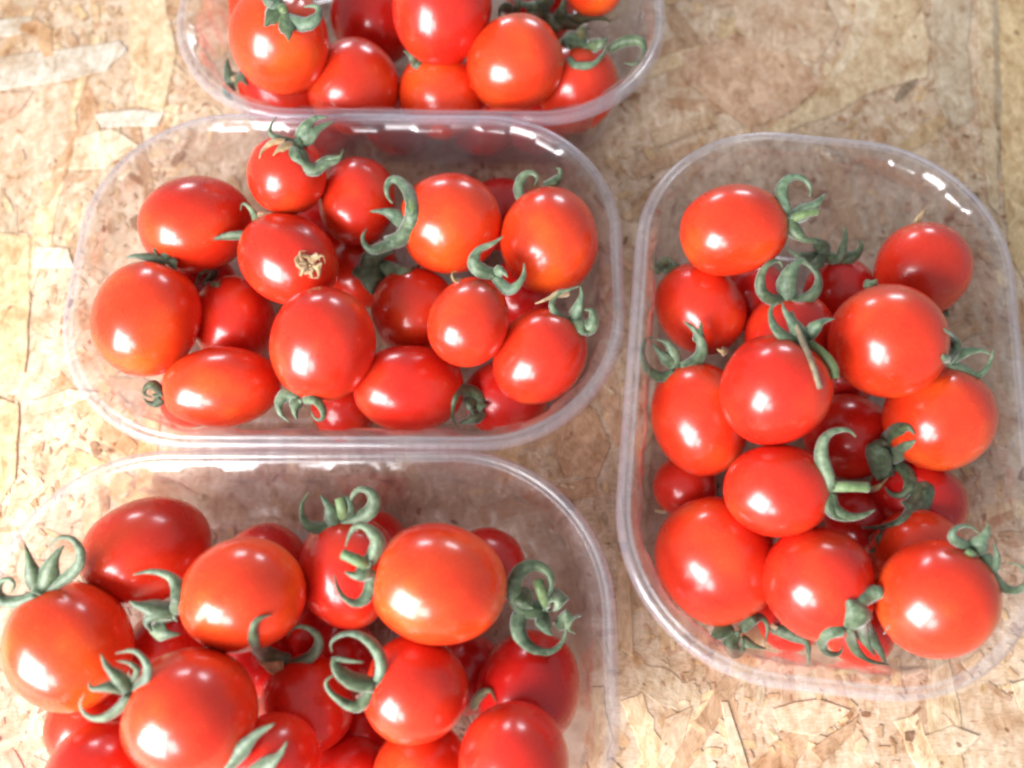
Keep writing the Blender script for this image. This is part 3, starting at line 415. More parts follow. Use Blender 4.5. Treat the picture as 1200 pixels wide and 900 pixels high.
["D5",[116.9,59.5,29.3],2.55,[[[[116.9,58.3,28.9],[114.8,58.1,32.5],[113.0,58.4,35.2],[111.7,59.0,36.7],[110.8,60.0,36.8],[109.9,60.8,36.6],[109.0,61.7,36.3]],1.6,"g"],[[[116.9,58.9,29.1],[117.8,57.7,30.6],[118.7,56.5,32.0],[119.5,56.0,33.2],[119.9,56.3,34.5],[120.1,57.3,35.6],[120.5,58.4,36.5],[121.0,59.7,37.0],[121.5,61.1,37.2],[121.9,62.5,37.4],[121.9,63.7,37.6],[121.7,64.9,37.8],[121.6,66.1,37.9]],1.44,"g"],[[[118.1,57.7,28.7],[119.6,56.8,30.3],[121.2,56.0,31.7],[122.6,55.4,33.0],[123.9,55.1,34.1],[125.0,55.1,34.9],[126.1,55.5,35.4],[127.0,56.3,35.8],[127.7,57.5,36.0],[128.1,58.7,36.1],[128.0,59.6,36.1],[127.6,60.5,36.2],[127.2,61.4,36.2]],1.44,"g"],[[[115.0,58.3,28.9],[112.5,56.8,30.9],[110.1,55.4,32.6],[108.1,54.6,33.9],[106.3,54.3,34.8],[104.8,54.6,35.2],[103.7,55.3,35.2],[102.7,56.2,35.1],[101.8,57.3,35.2],[100.9,58.5,35.2]],1.28,"g"],[[[115.6,59.5,29.3],[113.8,56.2,31.8],[112.4,53.4,33.4],[111.7,51.4,34.0],[112.0,50.4,33.4],[112.7,49.7,32.6],[113.4,49.0,31.8]],1.28,"g"]]],
["D2",[55.5,50.3,34.0],1.56,[[[[54.5,49.4,33.7],[53.4,49.9,33.8],[52.3,50.3,34.0],[51.4,50.9,34.2],[50.9,52.0,34.6],[50.7,53.3,35.0],[50.8,54.4,35.4],[51.3,55.2,35.7],[52.2,55.7,35.9],[53.0,56.2,36.1]],1.09,"g"],[[[54.9,50.6,34.1],[55.7,51.7,34.5],[56.5,52.7,34.8],[57.3,53.3,35.0],[58.1,52.9,34.9],[58.8,52.1,34.6],[59.5,51.2,34.3]],1.25,"g"],[[[55.5,50.0,33.9],[57.4,50.5,34.1],[59.3,51.0,34.2],[60.8,51.2,34.3],[61.6,50.8,34.2],[62.0,50.1,33.9],[62.3,49.4,33.7]],0.94,"g"]]],
["D3",[153.7,33.5,35.6],1.22,[[[[153.1,32.4,35.2],[153.4,32.7,35.3],[153.8,33.0,35.5],[154.1,33.4,35.6],[154.4,33.9,35.8],[154.6,34.4,35.9]],1.37,"g"],[[[144.2,61.0,45.4],[144.6,62.1,45.8],[145.0,63.2,46.1],[145.5,64.2,46.5],[146.0,65.3,46.9],[146.7,66.3,47.3],[147.3,67.4,47.6]],0.61,"p"],[[[143.0,61.0,45.4],[143.3,62.0,45.7],[143.7,62.9,46.0],[144.2,63.9,46.4],[145.3,65.2,46.9],[146.6,66.5,47.3],[147.9,67.9,47.8]],0.46,"p"]]],
["D6",[95.0,31.9,47.5],2.34,[[[[93.5,31.9,47.5],[91.0,31.3,48.3],[88.6,31.1,49.2],[86.3,31.8,50.3],[84.7,33.2,51.4],[84.0,35.4,52.6],[84.2,37.8,53.7],[85.4,40.0,54.5],[87.1,41.7,55.0],[88.8,42.5,55.1],[90.4,42.6,55.0],[91.1,41.7,54.5],[91.6,40.3,53.9]],1.17,"g"],[[[94.6,30.8,48.4],[94.0,32.3,49.1],[93.3,33.6,50.1],[92.9,34.9,51.4],[93.3,36.5,52.6],[94.2,38.2,53.6],[95.1,39.7,54.4],[96.1,40.9,54.8],[97.1,41.8,55.0],[98.1,42.3,55.1],[98.9,42.3,54.9],[99.6,42.0,54.6],[100.3,41.7,54.4]],1.9,"g"],[[[95.4,30.7,48.6],[97.3,30.5,49.1],[99.3,30.5,49.4],[100.9,31.0,50.0],[102.2,31.8,50.9],[103.2,33.1,51.8],[103.7,34.8,52.6],[103.8,36.7,53.3],[103.1,38.4,53.8],[101.8,40.0,54.2],[100.6,41.0,54.5],[99.4,41.6,54.5],[98.2,42.0,54.5]],1.17,"g"]]],
["E1",[89.3,5.5,71.8],1.82,[[[[88.2,5.9,72.3],[86.3,6.4,72.9],[84.3,6.9,73.5],[82.6,7.6,74.2],[81.1,8.5,74.9],[79.9,9.7,75.6],[79.0,10.9,76.2],[78.5,12.2,76.7],[78.3,13.5,77.0],[78.5,14.6,77.4],[79.2,15.4,77.5],[80.2,16.0,77.7],[81.2,16.7,77.8]],1.3,"g"],[[[89.6,5.5,71.8],[88.5,6.9,73.1],[87.4,8.3,74.3],[86.3,9.6,75.3],[85.1,10.9,76.1],[83.8,12.1,76.7],[82.9,13.4,77.0],[82.3,14.4,77.3],[82.0,15.4,77.5],[81.7,16.4,77.7]],1.3,"g"],[[[90.1,6.5,72.1],[90.5,7.5,73.3],[90.9,8.5,74.4],[91.5,9.4,75.2],[92.2,10.1,75.8],[93.0,10.7,76.1],[93.9,11.2,76.2],[95.0,11.5,76.2],[96.2,11.6,76.2],[97.4,11.8,76.1]],1.17,"g"],[[[90.4,5.5,71.8],[91.6,4.2,72.1],[92.9,2.9,72.4],[94.1,1.6,72.5],[95.2,0.3,72.3],[96.2,-1.0,72.0],[97.0,-2.2,71.5],[97.4,-3.2,71.0],[97.5,-4.2,70.5],[97.7,-5.2,70.0]],1.43,"y"],[[[84.7,14.3,74.9],[85.1,12.6,74.9],[85.6,10.9,74.9],[86.2,9.0,74.8],[86.9,6.5,74.8],[87.4,3.4,75.5],[87.5,0.4,77.0],[87.8,-1.8,77.6],[88.2,-3.6,77.8],[88.6,-5.3,77.7],[89.1,-7.1,77.3],[89.7,-8.8,76.6],[90.4,-10.4,75.6]],1.04,"s"]]],
["E2",[56.5,9.0,41.9],2.03,[[[[54.7,7.0,43.1],[53.0,6.6,42.4],[51.2,6.1,42.2],[49.3,6.3,42.7],[47.3,7.2,43.4],[45.8,8.6,44.1],[44.8,10.5,44.9],[44.3,12.7,45.7],[44.4,14.6,46.4],[45.0,16.5,46.9],[45.8,17.4,47.2],[47.1,17.5,47.1],[48.4,17.3,46.9]],1.3,"g"],[[[54.5,8.5,41.7],[53.2,9.3,43.2],[52.0,10.3,44.4],[50.9,11.4,45.3],[49.7,12.9,45.7],[48.4,14.4,46.1],[47.2,15.9,46.4]],1.3,"g"],[[[55.5,8.2,42.4],[55.2,9.6,43.2],[54.9,10.9,44.1],[54.4,12.1,45.1],[53.8,13.3,45.9],[53.1,14.5,46.4],[52.3,15.5,46.7],[51.3,16.2,46.8],[50.1,16.6,46.8],[48.9,17.0,46.8]],1.3,"g"],[[[56.9,7.9,43.9],[58.9,8.2,44.8],[61.1,9.1,44.6],[62.7,10.5,44.7],[63.8,12.2,45.2],[64.1,14.0,46.0],[63.7,16.0,46.9],[62.8,17.9,47.6],[61.8,19.4,48.0],[60.5,20.7,48.4],[59.4,21.6,48.6],[58.6,22.2,48.8],[57.8,22.7,48.8]],1.3,"g"],[[[63.2,16.7,44.6],[63.3,17.3,46.1],[63.6,18.0,47.2],[63.8,19.0,48.0],[63.9,20.3,48.3],[63.9,21.6,48.6],[63.9,23.0,48.9]],1.16,"g"],[[[73.3,13.9,43.7],[72.3,13.5,44.9],[71.4,13.3,45.8],[70.6,13.4,46.0],[69.8,13.7,45.9],[69.1,14.0,45.8]],0.87,"p"]]],
["E3",[72.7,-26.5,13.1],1.53,[[[[72.7,-27.3,12.8],[72.1,-26.5,13.1],[71.5,-25.6,13.4],[71.2,-24.7,13.7],[71.5,-23.9,14.0],[72.1,-23.0,14.3],[72.7,-22.1,14.7]],1.22,"g"],[[[72.7,-26.5,13.1],[73.1,-27.3,12.8],[73.5,-28.1,12.5],[73.8,-28.8,12.3],[74.0,-29.5,12.0],[74.2,-30.2,11.8]],1.22,"g"],[[[51.3,-33.7,10.6],[52.5,-34.0,10.4],[53.7,-34.4,10.3],[55.0,-34.5,10.3],[56.4,-34.4,10.3],[58.0,-34.0,10.4],[59.6,-33.7,10.6]],0.46,"p"]]],
["E4",[95.4,-37.8,61.3],1.53,[[[[94.3,-38.1,62.6],[93.5,-35.8,63.7],[92.8,-33.4,64.4],[91.8,-31.0,65.4],[91.1,-28.7,66.6],[91.2,-26.0,67.8],[91.9,-23.6,68.8],[93.5,-22.1,69.4],[95.5,-21.2,69.6],[97.8,-20.9,69.6],[99.9,-21.1,69.5],[101.0,-22.0,69.0],[102.0,-23.2,68.5]],1.27,"g"],[[[95.1,-38.7,61.6],[95.0,-40.4,61.2],[95.0,-42.1,61.0],[95.4,-43.4,61.0],[96.4,-44.4,61.0],[97.6,-45.1,61.1],[99.1,-45.5,61.0],[100.7,-45.7,61.0],[102.3,-45.6,61.0],[103.8,-45.2,61.0],[105.2,-44.8,61.1],[106.5,-44.1,61.2],[107.8,-43.5,61.3]],1.27,"g"],[[[95.1,-39.2,61.5],[94.4,-40.6,61.9],[93.7,-41.9,61.9],[93.6,-43.0,61.6],[93.8,-44.1,61.4],[94.5,-45.2,61.2],[95.5,-45.9,60.8],[96.8,-46.4,60.6],[98.4,-46.6,60.4],[99.9,-46.8,60.2]],0.89,"g"],[[[96.1,-36.6,61.7],[97.2,-36.9,62.8],[98.3,-37.0,63.6],[99.8,-37.1,64.0],[101.6,-37.2,63.9],[103.5,-37.2,63.7],[105.5,-37.3,63.5]],1.78,"y"]]],
["E5",[126.4,-21.7,28.1],2.34,[[[[125.2,-27.3,30.5],[124.4,-25.5,30.9],[123.2,-23.9,32.3],[121.9,-22.5,34.6],[120.8,-20.9,36.7],[120.1,-19.2,38.4],[120.0,-17.9,39.4],[120.8,-17.1,39.8],[122.2,-16.6,39.6],[123.6,-16.6,39.3],[124.9,-17.2,38.7],[126.2,-18.3,37.9],[127.5,-19.3,37.2]],2.34,"g"],[[[124.2,-18.6,33.2],[124.9,-17.2,34.3],[125.2,-16.1,36.1],[125.0,-15.5,39.2],[124.3,-15.3,43.3],[124.3,-14.9,46.1],[124.6,-14.6,48.2],[125.1,-14.5,49.8],[125.8,-14.7,51.1],[126.4,-15.1,51.9],[127.0,-15.8,52.1],[127.5,-16.7,51.9],[128.0,-17.6,51.7]],1.76,"g"],[[[124.0,-17.6,33.9],[125.2,-18.4,34.2],[126.1,-19.4,35.2],[126.6,-20.1,37.0],[127.0,-20.4,39.4],[126.9,-20.5,42.7],[127.0,-20.4,45.7],[127.4,-20.2,47.7],[127.9,-19.8,49.3],[128.5,-19.3,50.7]],2.05,"g"],[[[127.3,-21.7,28.1],[128.6,-22.8,30.7],[129.7,-24.1,33.2],[130.5,-25.8,35.2],[130.9,-28.1,36.7],[130.9,-30.2,37.4],[130.2,-32.2,37.3],[129.2,-33.7,36.6],[128.0,-34.1,35.6],[126.7,-33.7,34.4],[125.6,-32.9,33.5],[124.9,-31.7,33.3],[124.1,-30.3,33.3]],1.32,"g"],[[[122.3,-30.5,24.9],[121.5,-30.9,29.7],[121.2,-31.1,33.1],[121.7,-30.7,34.9],[122.9,-29.7,35.0],[124.4,-28.4,34.7],[125.8,-27.1,34.4]],0.59,"p"],[[[127.0,-40.1,42.3],[131.4,-38.4,39.4],[134.2,-36.5,38.5],[135.3,-33.9,39.1],[135.0,-32.3,39.2],[133.3,-32.0,39.0],[131.8,-34.5,38.7],[129.0,-38.5,40.4],[124.1,-42.5,45.1],[121.2,-44.5,44.8],[119.1,-45.0,41.8],[118.8,-44.0,33.7],[116.7,-43.2,28.7]],2.19,"g"],[[[121.1,-46.4,23.9],[116.3,-49.3,39.2],[116.7,-50.3,42.3],[122.4,-49.0,33.2],[125.9,-48.0,29.3],[127.6,-47.2,29.1],[128.8,-46.1,29.2],[129.1,-44.8,30.5],[127.3,-44.0,35.8],[123.3,-44.0,45.6]],2.34,"g"]]],
["E8",[141.6,5.7,54.5],1.66,[[[[141.6,5.0,54.2],[142.9,4.1,54.6],[144.3,3.3,54.9],[145.6,2.6,55.1],[146.8,1.7,55.4],[148.1,1.1,55.3],[149.4,1.0,55.3],[150.7,1.6,55.6],[151.9,2.8,55.9],[153.0,4.2,56.3],[153.8,5.8,56.8],[154.5,7.6,57.3],[155.1,9.4,57.9]],1.11,"g"],[[[141.6,6.0,54.6],[142.8,6.7,55.7],[144.1,7.5,56.7],[145.5,8.1,57.4],[147.2,8.4,57.9],[149.1,8.5,58.0],[150.8,8.5,57.9],[152.0,8.3,57.7],[153.0,7.8,57.4],[154.0,7.4,57.2]],0.97,"g"],[[[134.6,2.1,66.2],[139.3,6.1,60.3],[142.0,8.7,57.9],[142.7,10.2,58.2],[141.9,11.1,59.5],[139.1,10.7,63.5],[134.3,8.7,70.8],[133.1,9.0,72.1],[132.1,9.2,72.9],[131.3,9.6,73.4]],0.97,"g"],[[[133.8,1.1,66.5],[133.0,1.1,67.8],[132.4,1.2,68.9],[131.9,1.4,69.7],[131.4,1.8,70.3],[131.1,2.3,70.8]],1.11,"g"]]],
["D4",[115.6,29.1,64.2],1.1,[[[[116.1,27.8,63.7],[115.5,28.8,64.0],[114.9,29.7,64.4],[114.8,30.2,64.5],[115.3,30.0,64.5],[116.3,29.4,64.3],[117.2,28.9,64.1]],1.24,"g"],[[[116.1,28.9,64.1],[116.6,28.7,64.0],[117.1,28.6,64.0],[117.6,28.4,63.9],[118.0,28.4,63.9],[118.3,28.4,63.9]],0.96,"g"]]],
["F3",[132.9,-56.5,68.5],1.69,[[[[131.7,-56.5,68.5],[129.8,-56.1,69.3],[127.9,-55.6,70.0],[126.0,-55.0,70.7],[124.3,-54.3,71.3],[123.4,-53.3,72.0],[123.2,-52.2,72.5],[124.0,-51.1,72.9],[125.4,-50.3,73.1],[127.1,-50.1,73.1],[128.8,-50.3,72.9],[130.1,-51.3,72.5],[131.3,-52.5,72.0]],0.85,"g"],[[[131.9,-57.7,68.1],[131.2,-56.9,69.2],[130.5,-56.1,70.2],[130.3,-55.3,71.0],[130.9,-54.4,71.6],[131.9,-53.5,72.1],[132.8,-52.6,72.3],[133.2,-51.7,72.5],[133.5,-50.8,72.7],[133.7,-49.8,72.9]],1.45,"g"],[[[133.4,-57.7,68.1],[133.7,-59.0,68.4],[134.0,-60.4,68.7],[134.4,-61.1,68.9],[134.8,-60.9,69.3],[135.3,-60.2,69.7],[135.7,-59.1,70.0],[135.7,-57.9,70.3],[135.5,-56.5,70.7],[135.4,-55.0,71.1]],1.33,"g"],[[[134.3,-58.8,67.7],[134.9,-62.3,68.2],[135.5,-65.4,68.9],[138.0,-67.0,67.3],[140.3,-67.5,66.8],[142.0,-67.4,67.0],[143.5,-66.5,67.4],[144.4,-65.1,68.0],[144.3,-63.4,68.5],[143.4,-61.5,69.1],[142.1,-60.4,69.3],[140.4,-60.2,69.3],[138.5,-60.2,69.2]],0.72,"g"],[[[129.8,-57.8,69.2],[129.3,-57.7,69.7],[128.6,-57.6,70.4],[128.1,-57.4,70.7],[127.8,-57.1,70.5],[127.5,-56.8,70.4]],1.21,"y"]]],
["F1",[71.9,-77.1,29.5],1.91,[[[[70.8,-76.1,29.8],[69.2,-76.4,30.3],[67.7,-76.7,30.6],[66.4,-77.1,30.8],[65.2,-77.8,30.8],[64.3,-78.5,30.7],[63.9,-79.2,30.3],[64.1,-79.9,30.0],[64.9,-80.6,29.7],[65.6,-81.2,29.4]],1.36,"g"],[[[71.3,-77.1,29.5],[70.6,-78.1,29.5],[69.8,-79.1,29.6],[69.4,-80.2,29.5],[69.6,-81.6,29.3],[70.2,-83.0,28.9],[70.9,-83.8,28.8],[71.8,-83.6,28.8],[72.7,-82.8,29.1],[73.4,-81.8,29.4],[73.4,-80.7,29.7],[73.2,-79.4,30.1],[72.9,-78.2,30.5]],1.36,"g"],[[[73.0,-76.1,29.8],[73.7,-75.0,30.9],[74.1,-74.0,32.8],[74.4,-73.3,35.8],[75.5,-72.6,36.4],[77.3,-71.9,35.0],[78.8,-71.9,33.8],[80.1,-72.6,32.9],[81.0,-73.9,32.2],[81.5,-75.4,31.6],[81.3,-76.9,31.0],[80.8,-78.6,30.4],[80.2,-80.2,29.7]],1.09,"g"],[[[73.5,-78.1,29.1],[74.7,-79.0,29.6],[75.9,-79.8,29.9],[77.1,-80.5,29.9],[78.4,-81.0,29.7],[79.6,-81.4,29.5],[80.7,-81.7,29.2]],1.09,"g"]]],
["G1",[86.1,-76.0,19.4],1.13,[[[[85.5,-75.5,19.7],[87.1,-76.1,21.3],[88.8,-76.7,22.4],[90.4,-77.3,23.5],[92.0,-77.8,24.3],[93.7,-78.3,24.8],[94.9,-79.0,25.0],[95.6,-79.9,24.7],[96.0,-80.9,24.1],[96.2,-82.1,23.5],[96.3,-83.3,22.8],[96.4,-84.6,22.1],[96.4,-86.0,21.3]],1.27,"g"],[[[86.6,-75.6,20.9],[85.7,-75.3,23.4],[84.8,-75.1,25.9],[84.5,-74.7,26.5],[84.4,-74.2,26.1],[84.2,-73.7,25.7]],0.71,"p"]]],
["G2",[106.8,-72.3,36.6],2.94,[[[[97.7,-76.8,56.1],[97.5,-75.2,58.2],[97.5,-73.7,59.8],[97.4,-72.3,60.9],[97.0,-71.3,61.5],[96.4,-70.5,61.9],[95.9,-69.6,62.1]],2.8,"g"],[[[96.3,-77.4,55.7],[94.1,-77.5,56.1],[92.3,-77.7,55.9],[91.2,-78.4,54.8],[90.9,-79.4,52.6],[91.7,-80.5,48.4],[93.1,-81.9,44.9],[94.4,-83.2,43.0],[96.0,-83.8,42.3],[97.9,-83.8,41.9],[99.3,-83.4,41.7],[100.0,-82.5,41.6],[100.5,-81.4,41.6]],1.2,"g"],[[[98.1,-71.6,60.5],[99.4,-70.2,60.9],[100.9,-68.8,60.9],[103.1,-67.7,60.4],[105.1,-67.0,61.1],[106.1,-67.2,63.1],[111.5,-67.3,53.9],[114.5,-68.6,48.8],[114.8,-70.8,48.0],[112.3,-73.9,52.0],[107.2,-76.6,61.6],[107.5,-77.6,58.3],[112.9,-78.0,42.9]],1.2,"g"],[[[99.2,-72.9,59.2],[101.3,-74.8,56.5],[105.8,-76.3,47.7],[108.4,-78.0,43.8],[109.5,-79.8,43.6],[110.5,-81.3,43.5],[111.5,-82.7,42.7],[112.3,-83.9,41.8],[112.9,-85.0,40.9],[113.5,-86.1,40.0]],1.6,"g"],[[[98.3,-75.2,57.7],[99.7,-76.6,55.4],[103.2,-77.8,48.1],[105.4,-79.3,44.5],[106.8,-80.9,43.3],[108.4,-82.5,42.0],[110.1,-84.1,40.7]],1.6,"g"],[[[97.1,-77.4,55.4],[99.6,-79.1,49.6],[101.9,-80.9,44.0],[103.4,-82.7,41.8],[104.5,-84.1,42.1],[106.2,-85.2,42.1],[108.2,-86.1,41.5],[110.2,-86.5,40.8],[112.4,-86.6,40.3],[114.5,-86.8,39.7]],0.93,"g"]]],
["H2",[-137.4,-66.6,57.9],1.99,[[[[-136.3,-68.0,60.4],[-136.1,-66.8,59.8],[-135.5,-65.7,60.0],[-134.7,-64.5,60.9],[-134.0,-63.0,61.9],[-133.4,-61.4,62.8],[-132.9,-60.0,63.5],[-132.3,-58.7,64.0],[-131.7,-57.6,64.3],[-131.0,-56.7,64.5],[-130.5,-56.0,64.6],[-129.9,-55.4,64.7],[-129.3,-54.8,64.8]],1.61,"g"],[[[-137.9,-66.6,57.9],[-137.9,-65.4,59.4],[-138.0,-64.2,60.8],[-138.1,-62.9,61.9],[-138.3,-61.4,62.9],[-138.6,-59.9,63.6],[-139.1,-58.3,64.0],[-139.5,-57.0,64.4],[-139.9,-55.6,64.7],[-140.3,-54.3,65.0]],1.37,"g"],[[[-135.4,-66.7,59.1],[-132.5,-65.0,59.8],[-129.6,-63.3,60.7],[-127.0,-61.6,61.9],[-125.1,-59.9,63.0],[-124.2,-57.7,64.1],[-124.3,-55.6,65.1],[-125.4,-53.8,65.8],[-127.1,-52.6,66.1],[-129.1,-52.3,66.1],[-131.1,-52.8,65.8],[-132.5,-53.9,65.3],[-133.7,-55.3,64.6]],0.99,"g"],[[[-137.0,-68.3,60.3],[-139.8,-69.5,60.0],[-143.0,-70.2,59.0],[-145.8,-70.1,59.0],[-147.4,-69.3,59.7],[-148.2,-67.8,60.6],[-147.8,-66.0,61.4],[-146.7,-64.4,62.0],[-145.1,-63.8,62.1],[-143.8,-64.2,61.8],[-143.2,-65.6,61.2],[-143.6,-66.7,60.7],[-144.8,-67.8,60.2]],0.99,"g"]]],
["H3",[-96.7,-73.9,59.7],2.2,[[[[-96.2,-73.9,59.7],[-94.5,-72.5,62.9],[-92.9,-71.1,66.4],[-92.8,-69.3,67.0],[-93.6,-67.2,66.2],[-94.6,-65.4,66.1],[-95.7,-64.1,66.5],[-97.2,-63.2,66.9],[-99.1,-62.6,67.0],[-101.2,-62.3,67.0],[-103.3,-62.3,66.8],[-105.3,-62.7,66.6],[-107.2,-63.2,66.3]],1.22,"g"],[[[-96.7,-72.3,60.3],[-98.0,-72.1,61.5],[-99.5,-71.8,62.5],[-100.9,-71.6,63.3],[-102.5,-71.5,63.8],[-104.1,-71.3,64.0],[-105.5,-71.2,63.9],[-106.6,-70.9,63.9],[-107.4,-70.6,63.8],[-108.2,-70.2,63.8]],1.59,"g"],[[[-95.7,-72.5,60.2],[-96.9,-72.9,61.2],[-98.2,-73.2,62.0],[-99.5,-73.6,62.6],[-100.8,-74.2,62.8],[-102.0,-74.8,62.8],[-102.9,-75.5,62.4],[-102.9,-76.3,61.9],[-102.4,-77.2,61.4],[-101.9,-78.2,61.0]],1.71,"g"],[[[-103.5,-77.1,58.6],[-101.6,-78.1,59.9],[-99.9,-79.0,60.7],[-98.3,-79.6,61.0],[-96.8,-79.6,61.0],[-95.2,-79.2,60.8],[-93.7,-78.9,60.7]],1.59,"g"]]],
["H4",[-54.6,-45.4,50.9],2.36,[[[[-55.4,-46.1,51.6],[-57.0,-46.3,51.8],[-58.5,-46.5,52.1],[-59.9,-46.5,52.8],[-61.0,-46.3,53.4],[-62.0,-45.8,53.9],[-62.7,-45.0,54.4],[-63.3,-43.9,54.8],[-63.5,-42.4,55.2],[-63.6,-41.1,55.6],[-63.2,-39.8,55.9],[-62.5,-38.6,56.2],[-61.8,-37.3,56.5]],1.31,"g"],[[[-53.2,-46.2,52.4],[-53.8,-44.8,53.2],[-54.3,-43.4,54.4],[-55.0,-42.1,55.4],[-55.9,-40.7,55.8],[-57.1,-39.4,56.0],[-58.2,-38.1,56.2]],1.44,"g"],[[[-52.8,-45.6,51.9],[-51.5,-44.0,53.2],[-50.2,-42.5,54.7],[-49.5,-41.1,55.7],[-49.8,-40.0,56.1],[-50.6,-39.0,56.2],[-51.4,-38.1,56.2]],1.31,"g"],[[[-52.3,-45.6,51.9],[-48.8,-44.9,52.3],[-45.6,-44.0,53.0],[-43.5,-42.6,54.1],[-42.3,-41.0,55.2],[-42.1,-39.2,56.2],[-42.8,-37.7,57.0],[-44.3,-36.7,57.3],[-46.2,-36.4,57.3],[-47.7,-37.4,56.8],[-48.8,-39.1,56.1],[-49.2,-40.9,55.3],[-49.4,-42.9,54.5]],1.31,"g"],[[[-52.0,-43.9,51.4],[-51.7,-43.2,53.5],[-51.7,-42.4,55.0],[-51.8,-41.4,55.6],[-52.1,-40.2,55.8],[-52.5,-39.0,55.9]],1.84,"y"]]],
["H6",[-40.3,-60.2,69.1],1.92,[[[[-40.8,-61.1,68.8],[-39.4,-59.3,70.0],[-38.2,-57.6,71.2],[-37.3,-56.1,72.2],[-37.1,-54.6,73.1],[-37.8,-53.0,74.0],[-39.2,-51.6,74.6],[-40.9,-50.6,75.0],[-42.7,-50.2,75.1],[-44.1,-51.0,74.7],[-45.1,-52.4,74.1],[-45.8,-54.1,73.4],[-46.4,-56.0,72.6]],1.2,"g"],[[[-40.8,-60.6,68.9],[-41.8,-60.3,70.3],[-42.8,-59.8,71.3],[-43.9,-59.4,71.9],[-45.0,-58.9,72.0],[-46.2,-58.5,72.0],[-47.3,-58.0,71.9]],1.68,"y"],[[[-40.3,-62.0,68.4],[-40.3,-64.2,68.3],[-40.4,-66.4,68.1],[-40.9,-68.1,68.0],[-41.8,-69.6,67.8],[-43.0,-70.4,67.8],[-44.5,-70.3,68.0],[-46.0,-69.6,68.3],[-47.2,-68.6,68.5],[-48.0,-67.3,68.9],[-48.7,-66.0,69.3],[-49.1,-64.7,69.6],[-49.5,-63.4,70.0]],1.2,"g"],[[[-40.8,-60.6,68.9],[-41.3,-61.8,69.7],[-41.9,-63.0,70.2],[-42.7,-63.6,70.4],[-43.9,-63.6,70.3],[-45.2,-63.1,70.3],[-46.6,-62.7,70.3]],1.44,"g"]]],
["I8",[10.3,-70.6,47.1],2.06,[[[[10.3,-71.3,46.9],[7.1,-70.7,48.6],[4.2,-69.7,50.3],[2.0,-68.0,52.0],[1.3,-64.9,54.0],[2.2,-62.0,55.7],[4.5,-59.8,56.8],[7.6,-59.3,57.0],[10.3,-60.6,56.4],[11.9,-63.4,55.2],[11.2,-66.0,54.0],[9.9,-68.0,53.1],[8.3,-69.5,52.3]],1.8,"g"],[[[9.3,-71.3,46.9],[6.4,-71.8,48.2],[4.1,-72.7,49.2],[3.0,-75.0,49.6],[3.0,-77.6,49.5],[4.3,-79.9,49.3],[6.3,-81.7,49.0],[8.8,-82.7,48.7],[11.3,-82.9,48.5],[13.5,-81.8,48.6],[15.1,-80.0,49.0],[15.8,-77.7,49.6],[16.2,-75.2,50.3]],1.8,"g"],[[[14.2,-76.9,44.9],[15.7,-75.4,47.4],[17.3,-74.0,49.5],[18.2,-73.3,51.0],[17.9,-73.9,51.6],[17.1,-75.3,51.4],[16.6,-76.4,50.7],[17.1,-77.1,50.2],[17.9,-77.6,49.8],[18.7,-78.1,49.3]],1.42,"g"],[[[10.3,-72.0,46.6],[10.1,-73.6,48.9],[10.0,-75.2,50.4],[10.1,-76.5,50.9],[10.6,-77.3,50.4],[11.4,-77.9,49.8],[12.1,-78.5,49.1]],1.54,"g"],[[[10.6,-69.6,47.5],[9.8,-68.5,50.7],[9.1,-67.4,53.1],[8.6,-66.3,54.5],[8.2,-65.2,54.7],[8.0,-64.3,54.6],[7.8,-63.3,54.5]],1.8,"y"],[[[4.6,-65.2,49.0],[3.9,-66.8,51.3],[3.2,-68.2,52.8],[3.0,-69.3,53.4],[3.8,-70.0,53.0],[5.0,-70.5,52.4],[6.3,-70.9,51.8]],2.06,"g"],[[[12.9,-65.2,49.0],[13.3,-66.7,51.3],[13.7,-68.1,52.9],[13.8,-69.3,53.4],[13.5,-70.3,52.9],[12.8,-71.1,52.2],[12.1,-71.9,51.5]],1.8,"g"],[[[-11.6,-99.7,36.8],[-11.0,-98.2,39.3],[-10.4,-96.9,41.4],[-9.6,-95.7,43.1],[-8.5,-94.7,44.2],[-7.3,-93.9,44.9],[-6.3,-93.8,45.6],[-5.6,-94.6,46.1],[-5.0,-96.1,46.3],[-4.5,-97.5,46.3]],0.77,"b"]]],
